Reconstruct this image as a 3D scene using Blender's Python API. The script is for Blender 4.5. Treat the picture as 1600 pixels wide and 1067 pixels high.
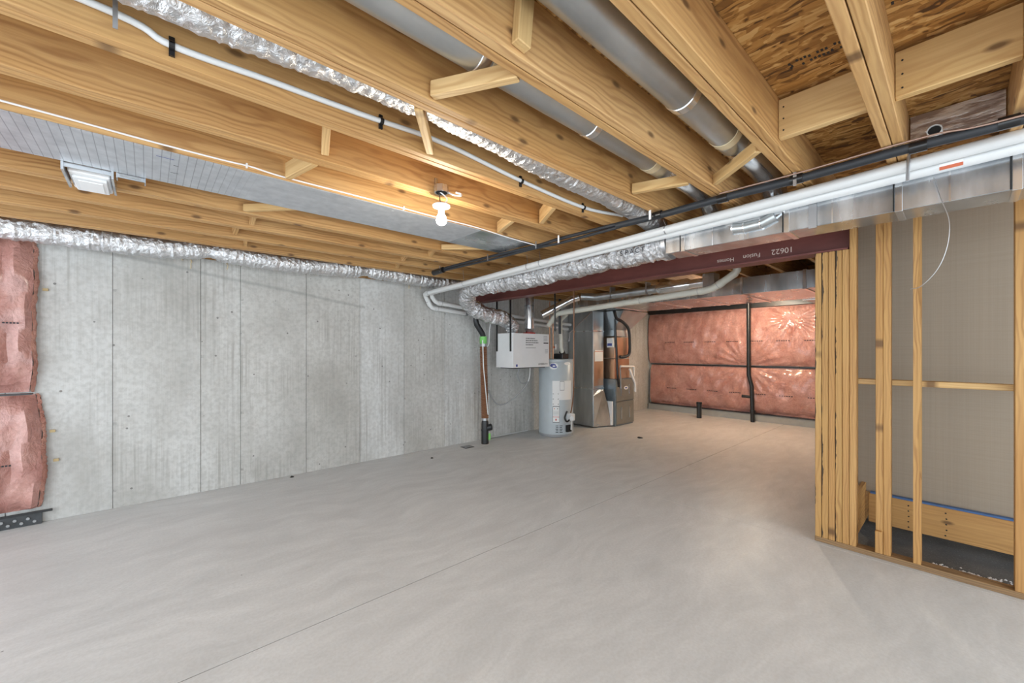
import bpy, bmesh, math, random
from mathutils import Vector, Matrix, Quaternion

random.seed(7)
for o in list(bpy.data.objects):
    bpy.data.objects.remove(o, do_unlink=True)
scene = bpy.context.scene
COL = scene.collection

# ------------------------------------------------------------------ camera
cam_d = bpy.data.cameras.new('camera')
cam = bpy.data.objects.new('camera', cam_d); COL.objects.link(cam)
cam_d.sensor_width = 36.0
cam_d.lens = 630.0 * 36.0 / 1600.0
cam_d.shift_y = (547.0 - 533.5) / 1600.0
cam_d.clip_start = 0.05
cam.location = (0, 0, 1.45)
cam.rotation_euler = (math.radians(90), 0, math.radians(47.93 - 90))
scene.camera = cam

# ------------------------------------------------------------------ world and exposure
w = bpy.data.worlds.new('world'); scene.world = w; w.use_nodes = True
bg = w.node_tree.nodes['Background']
bg.inputs['Color'].default_value = (0.84, 0.93, 1.0, 1)
bg.inputs['Strength'].default_value = 1.0
scene.view_settings.view_transform = 'Standard'
scene.view_settings.look = 'None'
scene.view_settings.gamma = 1.0
scene.view_settings.use_curve_mapping = False
scene.view_settings.exposure = 1.87

# ------------------------------------------------------------------ object helpers
WL = {}                                   # world position of every object's origin

def tag(o, label=None, cat=None, group=None, kind=None):
    if label: o['label'] = label
    if cat: o['category'] = cat
    if group: o['group'] = group
    if kind: o['kind'] = kind
    return o

def wl(o):
    return WL.get(o, Vector((0, 0, 0))) if o else Vector((0, 0, 0))

def empty(name, loc, label=None, cat=None, group=None, kind=None):
    o = bpy.data.objects.new(name, None); COL.objects.link(o)
    o.location = loc; o.empty_display_size = 0.05
    WL[o] = Vector(loc)
    return tag(o, label, cat, group, kind)

class MB:
    """collects faces in world coordinates and links them as one mesh object"""
    def __init__(s): s.v = []; s.f = []
    def add(s, v, f):
        n = len(s.v); s.v += [tuple(p) for p in v]; s.f += [tuple(i + n for i in q) for q in f]; return s
    def box(s, x0, x1, y0, y1, z0, z1):
        return s.hexa([(x0,y0,z0),(x1,y0,z0),(x1,y1,z0),(x0,y1,z0),(x0,y0,z1),(x1,y0,z1),(x1,y1,z1),(x0,y1,z1)])
    def hexa(s, v):
        return s.add(v, [(3,2,1,0),(4,5,6,7),(0,1,5,4),(1,2,6,5),(2,3,7,6),(3,0,4,7)])
    def tube(s, pts, r, seg=16, cap=True, jitter=0.0):
        pts = [Vector(p) for p in pts]; n = len(pts)
        rs = r if isinstance(r, (list, tuple)) else [r] * n
        tang = [(pts[min(i+1, n-1)] - pts[max(i-1, 0)]).normalized() for i in range(n)]
        t = tang[0]; a = Vector((0,0,1)) if abs(t.z) < 0.9 else Vector((1,0,0))
        u = t.cross(a).normalized(); vs = []; prev = t
        for i in range(n):
            q = prev.rotation_difference(tang[i]); u = (q @ u); u = (u - tang[i] * u.dot(tang[i])).normalized(); prev = tang[i]
            b = tang[i].cross(u)
            for k in range(seg):
                an = 2 * math.pi * k / seg
                rr = rs[i] * (1 + random.uniform(-jitter, jitter))
                vs.append(pts[i] + u * math.cos(an) * rr + b * math.sin(an) * rr)
        fs = [(i*seg+k, i*seg+(k+1) % seg, (i+1)*seg+(k+1) % seg, (i+1)*seg+k) for i in range(n-1) for k in range(seg)]
        if cap: fs += [tuple(range(seg-1, -1, -1)), tuple((n-1)*seg+k for k in range(seg))]
        return s.add(vs, fs)
    def cyl(s, p, q, r, seg=20): return s.tube([p, q], r, seg)
    def grid(s, fn, nu, nv):
        vs = [fn(i / nu, j / nv) for i in range(nu+1) for j in range(nv+1)]
        m = nv + 1
        return s.add(vs, [(i*m+j, (i+1)*m+j, (i+1)*m+j+1, i*m+j+1) for i in range(nu) for j in range(nv)])
    def build(s, name, mat, parent=None, smooth=False, bevel=0.0, origin=None, fix=True):
        xs = list(zip(*s.v))
        if parent is not None: off = wl(parent)
        elif origin is not None: off = Vector(origin)
        else: off = Vector(((min(xs[0])+max(xs[0]))/2, (min(xs[1])+max(xs[1]))/2, min(xs[2])))
        me = bpy.data.meshes.new(name)
        me.from_pydata([tuple(Vector(p) - off) for p in s.v], [], s.f)
        me.materials.append(mat)
        bm = bmesh.new(); bm.from_mesh(me)
        if fix: bmesh.ops.recalc_face_normals(bm, faces=bm.faces)
        if bevel > 0: bmesh.ops.bevel(bm, geom=list(bm.edges), offset=bevel, segments=1, profile=0.5, affect='EDGES')
        bm.to_mesh(me); bm.free()
        if smooth:
            for p in me.polygons: p.use_smooth = True
            me.set_sharp_from_angle(angle=math.radians(40))
        o = bpy.data.objects.new(name, me); COL.objects.link(o)
        if parent is not None: o.parent = parent
        else: o.location = off
        WL[o] = off
        return o

def spline(pts, per=8):
    """Catmull-Rom through the points"""
    P = [Vector(p) for p in pts]; P = [P[0]*2 - P[1]] + P + [P[-1]*2 - P[-2]]; out = []
    for i in range(1, len(P) - 2):
        a, b, c, d = P[i-1], P[i], P[i+1], P[i+2]
        for k in range(per):
            t = k / per
            out.append(0.5 * ((2*b) + (c-a)*t + (2*a-5*b+4*c-d)*t*t + (3*b-a-3*c+d)*t**3))
    out.append(P[-2]); return out

_bc = {}; BMX = {}
def board(name, p0, p1, width, thick, mat, parent=None, side=(0, 0, 1), wave=None):
    """a sawn board: local X runs p0 -> p1, local Z along `side` (width), local Y the thickness; p0/p1 on its axis"""
    p0 = Vector(p0); p1 = Vector(p1); L = (p1 - p0).length
    key = (round(L, 3), round(width, 4), round(thick, 4), mat.name, wave)
    me = _bc.get(key)
    if me is None:
        me = bpy.data.meshes.new(name); bm = bmesh.new()
        n = 1 if wave is None else 26
        rg = random.Random(wave or 0); vs = []
        hw, ht = width/2, thick/2
        for i in range(n + 1):
            d = 0.0 if wave is None else max(0.0, 0.016 * math.sin(i * 0.55 + wave) + rg.uniform(-0.003, 0.003))
            x = L * i / n
            vs.append([bm.verts.new((x, y, z)) for y, z in ((-ht, -hw), (ht - d, -hw), (ht, hw), (-ht, hw))])
        for i in range(n):
            for k in range(4):
                bm.faces.new((vs[i][k], vs[i][(k+1) % 4], vs[i+1][(k+1) % 4], vs[i+1][k]))
        bm.faces.new(vs[0][::-1]); bm.faces.new(vs[-1])
        bmesh.ops.recalc_face_normals(bm, faces=bm.faces)
        if wave is None: bmesh.ops.bevel(bm, geom=list(bm.edges), offset=0.003, segments=1, profile=0.5, affect='EDGES')
        bm.to_mesh(me); bm.free(); me.materials.append(mat); _bc[key] = me
    o = bpy.data.objects.new(name, me); COL.objects.link(o)
    x = (p1 - p0).normalized(); z = Vector(side); z = (z - x * z.dot(x)).normalized(); y = z.cross(x)
    R = Matrix((x, y, z)).transposed().to_4x4()
    o.parent = parent
    o.matrix_local = Matrix.Translation(p0 - wl(parent)) @ R
    WL[o] = p0; BMX[o] = Matrix.Translation(p0) @ R
    return o

def text(name, body, size, mat, mtx, parent, thick=0.0004):
    cu = bpy.data.curves.new(name, 'FONT'); cu.body = body; cu.size = size; cu.extrude = thick
    cu.align_x = 'CENTER'; cu.align_y = 'CENTER'
    t = bpy.data.objects.new(name, cu); COL.objects.link(t)
    dg = bpy.context.evaluated_depsgraph_get()
    me = bpy.data.meshes.new_from_object(t.evaluated_get(dg))
    bpy.data.objects.remove(t, do_unlink=True)
    me.materials.clear(); me.materials.append(mat)
    o = bpy.data.objects.new(name, me); COL.objects.link(o)
    o.parent = parent
    o.matrix_local = Matrix.Translation(-wl(parent)) @ mtx
    return o

def frame(loc, x, y):
    x = Vector(x); y = Vector(y); z = x.cross(y)
    return Matrix.Translation(Vector(loc)) @ Matrix((x, y, z)).transposed().to_4x4()

# ------------------------------------------------------------------ materials
class NT:
    def __init__(s, name):
        s.m = bpy.data.materials.new(name); s.m.use_nodes = True
        s.t = s.m.node_tree; s.n = s.t.nodes; s.b = s.n['Principled BSDF']
    def node(s, kind, **kw):
        n = s.n.new(kind)
        for k, v in kw.items():
            if k in n.inputs and not hasattr(n, k): s.put(n, k, v)
            elif hasattr(n, k): setattr(n, k, v)
        return n
    def put(s, n, key, v):
        if isinstance(v, bpy.types.NodeSocket): s.t.links.new(v, n.inputs[key])
        else: n.inputs[key].default_value = v
    def math(s, op, a, b=0.0, c=None):
        n = s.n.new('ShaderNodeMath'); n.operation = op
        s.put(n, 0, a); s.put(n, 1, b)
        if c is not None: s.put(n, 2, c)
        return n.outputs[0]
    def noise(s, vec, scale, detail=3, rough=0.55, dist=0.0):
        n = s.n.new('ShaderNodeTexNoise'); s.put(n, 'Vector', vec)
        n.inputs['Scale'].default_value = scale; n.inputs['Detail'].default_value = detail
        n.inputs['Roughness'].default_value = rough; n.inputs['Distortion'].default_value = dist
        return n.outputs[0]
    def vor(s, vec, scale, out='Distance', feature='F1', dim='3D'):
        n = s.n.new('ShaderNodeTexVoronoi'); n.feature = feature; n.voronoi_dimensions = dim; s.put(n, 'Vector', vec); n.inputs['Scale'].default_value = scale
        return n.outputs[out]
    def scale(s, vec, sc, loc=(0, 0, 0), rot=(0, 0, 0)):
        n = s.n.new('ShaderNodeMapping'); s.put(n, 'Vector', vec)
        n.inputs['Scale'].default_value = sc; n.inputs['Location'].default_value = loc; n.inputs['Rotation'].default_value = rot
        return n.outputs[0]
    def ramp(s, fac, stops):
        n = s.n.new('ShaderNodeValToRGB'); s.put(n, 'Fac', fac); e = n.color_ramp.elements
        while len(e) < len(stops): e.new(0.5)
        for el, (p, c) in zip(e, stops):
            el.position = p; el.color = (c, c, c, 1) if isinstance(c, (int, float)) else (*c, 1)
        return n.outputs[0]
    def mix(s, fac, a, b, blend='MIX'):
        n = s.n.new('ShaderNodeMix'); n.data_type = 'RGBA'; n.blend_type = blend
        s.put(n, 0, fac)
        for i, v in ((6, a), (7, b)):
            if isinstance(v, (tuple, list)) and len(v) == 3: v = (*v, 1)
            s.put(n, i, v)
        return n.outputs[2]
    def bump(s, h, strength=0.3, dist=0.01):
        n = s.n.new('ShaderNodeBump'); s.put(n, 'Height', h)
        n.inputs['Strength'].default_value = strength; n.inputs['Distance'].default_value = dist
        s.t.links.new(n.outputs[0], s.b.inputs['Normal'])
    def obj(s): return s.n.new('ShaderNodeTexCoord').outputs['Object']
    def pos(s): return s.n.new('ShaderNodeNewGeometry').outputs['Position']
    def rnd(s): return s.n.new('ShaderNodeObjectInfo').outputs['Random']
    def set(s, **kw):
        for k, v in kw.items():
            k = {'color': 'Base Color', 'rough': 'Roughness', 'metal': 'Metallic', 'coat': 'Coat Weight', 'coatr': 'Coat Roughness',
                 'emit': 'Emission Color', 'estr': 'Emission Strength', 'trans': 'Transmission Weight', 'spec': 'Specular IOR Level'}[k]
            if isinstance(v, tuple) and len(v) == 3: v = (*v, 1)
            s.put(s.b, k, v)
        return s.m

def plain(name, color, rough=0.5, metal=0.0, var=0.06, coat=0.0):
    t = NT(name); p = t.pos()
    n = t.noise(p, 9.0, 3)
    c = t.mix(t.ramp(n, [(0.3, 0.0), (0.7, 1.0)]), tuple(x * (1 - var) for x in color), tuple(min(1, x * (1 + var)) for x in color))
    return t.set(color=c, rough=rough, metal=metal, coat=coat)

def wood(name, light, mid, dark, bark=False):
    t = NT(name); o = t.obj(); r = t.rnd()
    cx = t.n.new('ShaderNodeCombineXYZ')
    t.put(cx, 0, t.math('MULTIPLY', r, 9.0)); t.put(cx, 1, t.math('MULTIPLY', r, 3.0)); t.put(cx, 2, t.math('MULTIPLY', r, 5.0))
    va = t.n.new('ShaderNodeVectorMath'); va.operation = 'ADD'; t.put(va, 0, o); t.put(va, 1, cx.outputs[0]); v = va.outputs[0]
    wv = t.n.new('ShaderNodeTexWave'); wv.wave_type = 'RINGS'; wv.rings_direction = 'X'
    vm = t.n.new('ShaderNodeVectorMath'); vm.operation = 'ADD'; t.put(vm, 0, t.scale(o, (0.22, 1, 1), loc=(0, 0.07, 0.05)))
    cr = t.n.new('ShaderNodeCombineXYZ'); t.put(cr, 0, t.math('MULTIPLY', r, 7.0)); t.put(cr, 1, t.math('MULTIPLY', r, 0.13)); t.put(cr, 2, t.math('MULTIPLY', r, -0.16))
    t.put(vm, 1, cr.outputs[0])
    t.put(wv, 'Vector', vm.outputs[0])
    wv.inputs['Scale'].default_value = 19.0; wv.inputs['Distortion'].default_value = 13.0
    wv.inputs['Detail'].default_value = 2.5; wv.inputs['Detail Scale'].default_value = 0.55
    ring = t.ramp(wv.outputs['Fac'], [(0.0, 0.0), (0.45, 0.12), (0.82, 0.7), (0.97, 1.0)])
    fine = t.noise(t.scale(v, (1.6, 90, 90)), 1.0, 3, 0.6)
    broad = t.noise(t.scale(v, (0.9, 6, 6)), 1.0, 3, 0.5)
    base = t.mix(t.ramp(broad, [(0.3, 0.0), (0.7, 1.0)]), light, mid)
    base = t.mix(t.math('MULTIPLY', t.math('MULTIPLY', ring, t.ramp(t.noise(t.scale(v, (1.2, 8, 8)), 1.0, 2), [(0.35, 0.2), (0.65, 1.0)])), 0.6), base, dark)
    base = t.mix(t.ramp(fine, [(0.35, 0.28), (0.65, 0.0)]), base, dark)
    tone = t.ramp(r, [(0.0, (1.0, 1.0, 1.0)), (0.5, (0.92, 0.88, 0.80)), (1.0, (1.04, 1.03, 1.05))])
    base = t.mix(1.0, base, tone, 'MULTIPLY')
    sk = t.n.new('ShaderNodeSeparateXYZ'); t.put(sk, 0, v)
    ck = t.n.new('ShaderNodeCombineXYZ'); t.put(ck, 0, t.math('MULTIPLY', sk.outputs[0], 3.2)); t.put(ck, 1, t.math('MULTIPLY', sk.outputs[2], 7.5))
    kd = t.vor(ck.outputs[0], 1.0, dim='2D'); kc = t.vor(ck.outputs[0], 1.0, 'Color', dim='2D')
    sp = t.n.new('ShaderNodeSeparateColor'); t.put(sp, 0, kc)
    kf = t.math('MULTIPLY', t.ramp(kd, [(0.05, 1.0), (0.13, 0.0)]), t.math('GREATER_THAN', sp.outputs[0], 0.66))
    base = t.mix(t.math('MULTIPLY', kf, 0.8), base, (0.10, 0.045, 0.016))
    if bark:
        sy = t.n.new('ShaderNodeSeparateXYZ'); t.put(sy, 0, o)
        ed = t.math('MULTIPLY_ADD', t.noise(t.scale(v, (2.2, 3, 3)), 1.5, 4, 0.65), 0.075, -0.042)
        bf = t.math('LESS_THAN', sy.outputs[1], t.math('ADD', ed, -0.012))
        base = t.mix(t.math('MULTIPLY', bf, 0.92), base, (0.028, 0.018, 0.011))
    t.bump(t.math('ADD', fine, t.math('MULTIPLY', ring, 0.4)), 0.12, 0.004)
    return t.set(color=base, rough=0.62)

M = {}
M['joist'] = wood('joist_lumber', (0.66, 0.425, 0.190), (0.56, 0.318, 0.115), (0.28, 0.118, 0.035))
M['bright'] = wood('fresh_lumber', (0.70, 0.50, 0.25), (0.63, 0.42, 0.18), (0.45, 0.25, 0.09))
M['stud'] = wood('stud_lumber', (0.58, 0.35, 0.13), (0.49, 0.265, 0.085), (0.27, 0.115, 0.035))
M['bark'] = wood('waney_lumber', (0.58, 0.37, 0.14), (0.50, 0.28, 0.09), (0.27, 0.115, 0.035), bark=True)
M['plate'] = wood('dirty_lumber', (0.36, 0.22, 0.10), (0.26, 0.16, 0.08), (0.12, 0.07, 0.035))

def m_osb():
    t = NT('oriented_strand_board'); p = t.pos()
    wp = t.n.new('ShaderNodeVectorMath'); wp.operation = 'ADD'
    nz = t.n.new('ShaderNodeTexNoise'); t.put(nz, 'Vector', p); nz.inputs['Scale'].default_value = 5.0
    sc = t.n.new('ShaderNodeVectorMath'); sc.operation = 'SCALE'; t.put(sc, 0, nz.outputs['Color']); sc.inputs['Scale'].default_value = 0.10
    t.put(wp, 0, p); t.put(wp, 1, sc.outputs[0]); v = wp.outputs[0]
    cols = []
    for ang, s in ((0.25, (46, 10, 1)), (-0.6, (40, 9, 1)), (1.0, (52, 11, 1))):
        c = t.vor(t.scale(v, s, rot=(0, 0, ang)), 1.0, 'Color'); cols.append(c)
    sp = [t.n.new('ShaderNodeSeparateColor') for _ in cols]
    for a, b in zip(sp, cols): t.put(a, 0, b)
    sel = t.ramp(t.noise(p, 14, 2), [(0.47, 0.0), (0.53, 1.0)])
    a = t.mix(sel, cols[0], cols[1])
    s3 = t.n.new('ShaderNodeSeparateColor'); t.put(s3, 0, a)
    f = t.math('MULTIPLY_ADD', sp[2].outputs[1], 0.3, t.math('MULTIPLY', s3.outputs[0], 0.7))
    col = t.ramp(f, [(0.08, (0.085, 0.035, 0.009)), (0.3, (0.30, 0.135, 0.030)), (0.6, (0.50, 0.255, 0.066)), (0.92, (0.70, 0.44, 0.17))])
    t.bump(f, 0.4, 0.006)
    return t.set(color=col, rough=0.7)
M['osb'] = m_osb()

def m_wall():
    t = NT('poured_concrete_wall'); p = t.pos(); o = t.obj(); r = t.rnd()
    big = t.noise(t.scale(p, (0.9, 1, 0.6)), 1.6, 5, 0.6)
    streak = t.noise(t.scale(p, (38, 1, 0.9)), 1.0, 4, 0.6)
    smk = t.noise(p, 1.1, 2)
    mott = t.noise(p, 26, 4, 0.6)
    c = t.mix(t.ramp(big, [(0.28, 0.0), (0.72, 1.0)]), (0.45, 0.445, 0.425), (0.70, 0.71, 0.705))
    c = t.mix(t.math('MULTIPLY', t.ramp(streak, [(0.47, 0.0), (0.66, 1.0)]), t.ramp(smk, [(0.42, 0.05), (0.62, 0.65)])), c, (0.31, 0.30, 0.275))
    c = t.mix(t.math('MULTIPLY', t.ramp(streak, [(0.28, 1.0), (0.42, 0.0)]), 0.25), c, (0.75, 0.74, 0.71))
    c = t.mix(t.ramp(mott, [(0.36, 0.35), (0.58, 0.0)]), c, (0.33, 0.325, 0.31))
    c = t.mix(1.0, c, t.ramp(r, [(0.0, (0.90, 0.885, 0.86)), (1.0, (1.06, 1.065, 1.07))]), 'MULTIPLY')
    # air holes
    hd = t.vor(p, 9.0)
    hc = t.n.new('ShaderNodeSeparateColor'); t.put(hc, 0, t.vor(p, 9.0, 'Color'))
    hole = t.math('MULTIPLY', t.math('LESS_THAN', hd, 0.085), t.math('GREATER_THAN', hc.outputs[0], 0.62))
    c = t.mix(t.math('MULTIPLY', hole, 0.75), c, (0.13, 0.125, 0.12))
    # tie marks down each panel edge (object space: panel edge is x = 0)
    so = t.n.new('ShaderNodeSeparateXYZ'); t.put(so, 0, o)
    zr = t.math('ABSOLUTE', t.math('SUBTRACT', t.math('FRACT', t.math('DIVIDE', t.math('ADD', so.outputs[2], 0.14), 0.61)), 0.5))
    tie = t.math('MULTIPLY', t.math('LESS_THAN', t.math('ADD', so.outputs[0], t.math('MULTIPLY', mott, 0.05)), 0.055), t.math('LESS_THAN', zr, 0.022))
    c = t.mix(t.math('MULTIPLY', t.math('MULTIPLY', tie, t.ramp(mott, [(0.45, 0.0), (0.6, 1.0)])), 0.5), c, (0.16, 0.15, 0.14))
    # the sloping line left by the pour
    sp = t.n.new('ShaderNodeSeparateXYZ'); t.put(sp, 0, p)
    zl = t.math('MULTIPLY_ADD', sp.outputs[0], -0.135, 2.295)
    dz = t.math('ABSOLUTE', t.math('ADD', t.math('SUBTRACT', sp.outputs[2], zl), t.math('MULTIPLY', t.math('SUBTRACT', big, 0.5), 0.06)))
    ln = t.math('MULTIPLY', t.ramp(dz, [(0.004, 1.0), (0.026, 0.0)]), t.math('LESS_THAN', sp.outputs[0], 2.1))
    c = t.mix(t.math('MULTIPLY', ln, 0.42), c, (0.24, 0.24, 0.235))
    t.bump(t.math('ADD', streak, t.math('MULTIPLY', mott, 0.7)), 0.4, 0.006)
    return t.set(color=c, rough=0.82)
M['cwall'] = m_wall()

def m_floor():
    t = NT('trowelled_concrete_floor'); p = t.pos()
    wp = t.n.new('ShaderNodeVectorMath'); wp.operation = 'ADD'
    nz = t.n.new('ShaderNodeTexNoise'); t.put(nz, 'Vector', p); nz.inputs['Scale'].default_value = 0.9; nz.inputs['Detail'].default_value = 2
    sc = t.n.new('ShaderNodeVectorMath'); sc.operation = 'SCALE'; t.put(sc, 0, nz.outputs['Color']); sc.inputs['Scale'].default_value = 0.7
    t.put(wp, 0, p); t.put(wp, 1, sc.outputs[0]); v = wp.outputs[0]
    a = t.noise(t.scale(v, (1.2, 3.2, 1), rot=(0, 0, 0.7)), 1.7, 6, 0.62)
    b = t.noise(t.scale(v, (2.5, 9, 1), rot=(0, 0, -0.4)), 1.3, 5, 0.6)
    g = t.noise(p, 60, 3, 0.6)
    c = t.mix(t.ramp(a, [(0.30, 0.0), (0.70, 1.0)]), (0.59, 0.60, 0.605), (0.71, 0.72, 0.725))
    c = t.mix(t.ramp(b, [(0.38, 0.30), (0.60, 0.0)]), c, (0.50, 0.505, 0.505))
    c = t.mix(t.ramp(g, [(0.38, 0.18), (0.6, 0.0)]), c, (0.40, 0.39, 0.37))
    sd = t.vor(p, 3.0)
    c = t.mix(t.math('MULTIPLY', t.math('LESS_THAN', sd, 0.016), 0.7), c, (0.12, 0.11, 0.10))
    t.bump(t.math('ADD', b, t.math('MULTIPLY', g, 0.4)), 0.06, 0.005)
    return t.set(color=c, rough=t.ramp(a, [(0.3, 0.52), (0.7, 0.40)]), spec=0.4)
M['floor'] = m_floor()

def m_galv(name, lo, hi, rough, sc=60):
    t = NT(name); p = t.pos()
    n = t.ramp(t.noise(t.scale(p, (1, 2.2, 0.5)), 2.6, 4), [(0.32, 0.0), (0.68, 1.0)])  # streaks of lighter and darker colour imitate soft highlights on the metal
    f = t.math('MULTIPLY_ADD', t.noise(p, 70, 2), 0.12, t.math('MULTIPLY', n, 0.82))
    col = t.mix(f, lo, hi)
    t.bump(t.noise(t.scale(p, (1, 1.6, 0.6)), 2.4, 2), 0.4, 0.03)
    return t.set(color=col, metal=0.92, rough=t.math('MULTIPLY_ADD', n, 0.10, rough))
M['galv'] = m_galv('galvanized_steel', (0.36, 0.39, 0.42), (0.86, 0.88, 0.90), 0.20)
M['galvd'] = m_galv('dull_galvanized_steel', (0.40, 0.43, 0.45), (0.62, 0.65, 0.66), 0.34)
M['shiny'] = m_galv('bright_steel', (0.70, 0.71, 0.73), (0.90, 0.91, 0.92), 0.14)

def m_foil(name='crinkled_foil', col=(0.80, 0.81, 0.83), rough=0.20, sx=1.0, strength=0.9):
    t = NT(name); p = t.pos()
    a = t.noise(p, 34, 5, 0.65, 0.8); b = t.vor(p, 26, 'Distance')
    t.bump(t.math('ADD', a, t.math('MULTIPLY', b, 0.6)), strength, 0.02)
    return t.set(color=t.mix(t.noise(p, 6), tuple(x*0.88 for x in col), col), metal=0.95, rough=rough)
M['foil'] = m_foil(strength=1.0, rough=0.13)
M['sleeve'] = m_foil('silver_film_sleeve', (0.84, 0.85, 0.87), 0.30, 1.0, 0.7)

def m_pan():
    t = NT('silver_panning_board'); p = t.pos()
    s = t.n.new('ShaderNodeSeparateXYZ'); t.put(s, 0, p)
    fx = t.math('ABSOLUTE', t.math('SUBTRACT', t.math('FRACT', t.math('DIVIDE', s.outputs[0], 0.034)), 0.5))
    ln = t.math('MULTIPLY', t.math('LESS_THAN', fx, 0.05), t.ramp(s.outputs[0], [(0.25, 1.0), (0.5, 0.0)]))
    n = t.noise(p, 14, 4)
    c = t.mix(t.ramp(n, [(0.3, 0.0), (0.7, 1.0)]), (0.44, 0.46, 0.49), (0.58, 0.60, 0.63))
    c = t.mix(t.math('MULTIPLY', ln, 0.6), c, (0.16, 0.17, 0.19))
    t.bump(t.noise(p, 20, 3), 0.12, 0.01)
    return t.set(color=c, metal=0.45, rough=0.42)
M['pan'] = m_pan()

def m_pink(name, a, b, film):
    t = NT(name); p = t.pos()
    n = t.noise(p, 5.5, 5, 0.65, 0.5); f = t.noise(p, 40, 4, 0.7)
    c = t.mix(t.ramp(n, [(0.3, 0.0), (0.7, 1.0)]), a, b)
    c = t.mix(t.ramp(f, [(0.35, 0.25), (0.6, 0.0)]), c, tuple(x*0.55 for x in a))
    if film:
        wr = t.noise(t.scale(p, (1, 9, 3.5), rot=(0.6, 0, 0)), 2.2, 4, 0.6, 1.2)
        wr2 = t.noise(t.scale(p, (6, 1, 4)), 3.0, 4, 0.6, 1.0)
        t.bump(t.math('ADD', wr, wr2), 0.55, 0.03)
        return t.set(color=c, rough=0.42, coat=0.75, coatr=0.16)
    t.bump(f, 0.9, 0.02)
    return t.set(color=c, rough=0.95)
M['pink'] = m_pink('pink_batt_under_film', (0.43, 0.185, 0.155), (0.62, 0.345, 0.295), True)
M['fibre'] = m_pink('pink_glass_fibre', (0.48, 0.21, 0.165), (0.63, 0.36, 0.28), False)

def m_beam():
    t = NT('red_oxide_primer'); p = t.pos()
    n = t.noise(t.scale(p, (3, 1, 3)), 3.0, 4)
    return t.set(color=t.mix(t.ramp(n, [(0.3, 0.0), (0.7, 1.0)]), (0.125, 0.033, 0.028), (0.185, 0.055, 0.045)), rough=0.5)
M['maroon'] = m_beam()

def m_kraft():
    t = NT('brown_board_backing'); p = t.pos()
    a = t.noise(t.scale(p, (1, 1, 160)), 1.0, 2); b = t.noise(t.scale(p, (1, 160, 1)), 1.0, 2)
    c = t.mix(t.ramp(t.math('MULTIPLY_ADD', a, 0.5, t.math('MULTIPLY', b, 0.5)), [(0.4, 0.0), (0.6, 1.0)]), (0.30, 0.245, 0.185), (0.325, 0.268, 0.205))
    return t.set(color=c, rough=0.8)
M['kraft'] = m_kraft()

def m_plate_foil():
    t = NT('foil_faced_board'); p = t.pos()
    s = t.n.new('ShaderNodeSeparateXYZ'); t.put(s, 0, p)
    n = t.noise(t.scale(p, (1, 6, 30)), 1.5, 4, 0.6)
    t.bump(n, 0.5, 0.01)
    return t.set(color=t.mix(t.ramp(n, [(0.42, 0.0), (0.56, 1.0)]), (0.45, 0.37, 0.33), (0.95, 0.94, 0.93)), metal=0.7, rough=0.3)
M['foilboard'] = m_plate_foil()

M['pvc'] = plain('white_pvc', (0.70, 0.71, 0.71), 0.32, var=0.02)
M['pvcold'] = plain('cream_pvc', (0.66, 0.65, 0.57), 0.38, var=0.03)
M['ring'] = plain('grey_solvent_ring', (0.35, 0.35, 0.35), 0.5)
M['black'] = plain('black_abs', (0.018, 0.019, 0.021), 0.38, var=0.1)
M['foam'] = plain('black_foam_sleeve', (0.022, 0.025, 0.030), 0.55, var=0.15)
M['tape'] = plain('black_tape', (0.010, 0.010, 0.011), 0.28)
M['copper'] = plain('copper', (0.62, 0.33, 0.20), 0.35, 0.9)
M['coppdull'] = plain('tarnished_copper', (0.36, 0.24, 0.19), 0.45, 0.6)
M['brownhose'] = plain('coppery_corrugated_pipe', (0.30, 0.15, 0.085), 0.38, 0.45)
M['green'] = plain('green_rubber_coupling', (0.22, 0.62, 0.16), 0.5)
M['white'] = plain('white_paint', (0.86, 0.86, 0.86), 0.4, var=0.015)
M['box'] = plain('off_white_enamel', (0.78, 0.79, 0.80), 0.35, var=0.02)
M['tank'] = plain('pale_grey_enamel', (0.47, 0.52, 0.55), 0.33, var=0.03)
M['grey'] = plain('mid_grey_plastic', (0.33, 0.34, 0.35), 0.5)
M['dark'] = plain('dark_opening', (0.012, 0.012, 0.012), 0.8)
M['label'] = plain('paper_label', (0.80, 0.80, 0.79), 0.55, var=0.015)
M['ink'] = plain('grey_print', (0.22, 0.23, 0.24), 0.7)
M['blackink'] = plain('black_print', (0.015, 0.015, 0.02), 0.6)
M['blue'] = plain('blue_print', (0.06, 0.08, 0.30), 0.5)
M['bluefoam'] = plain('blue_foam_strip', (0.055, 0.13, 0.30), 0.6)
M['red'] = plain('red_print', (0.60, 0.05, 0.04), 0.5)
M['redtag'] = plain('rust_red_print', (0.55, 0.13, 0.06), 0.55)
M['furnace'] = plain('taupe_enamel', (0.24, 0.235, 0.21), 0.28, 0.35, var=0.06)
M['furnside'] = plain('zinc_side_panel', (0.22, 0.26, 0.29), 0.33, 0.55, var=0.08)
M['coil'] = m_galv('brown_steel_and_reflection', (0.50, 0.33, 0.22), (0.68, 0.49, 0.36), 0.32)  # coil case brown, also used for brown reflections painted on the return duct
M['chalk'] = plain('pale_chalk', (0.72, 0.62, 0.55), 0.9)
M['mastic'] = plain('cream_duct_sealant', (0.66, 0.55, 0.36), 0.7)
M['brass'] = plain('brass', (0.55, 0.40, 0.15), 0.35, 0.8)
M['steel'] = plain('zinc_hardware', (0.45, 0.46, 0.48), 0.35, 0.9)
M['membrane'] = plain('black_dimple_membrane', (0.05, 0.055, 0.06), 0.5, var=0.5)
M['joint'] = plain('saw_cut', (0.20, 0.195, 0.185), 0.9)
M['jointpale'] = plain('dusty_saw_cut', (0.60, 0.57, 0.52), 0.9)
M['crumb'] = plain('pale_rubble', (0.68, 0.68, 0.69), 0.9)
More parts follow.
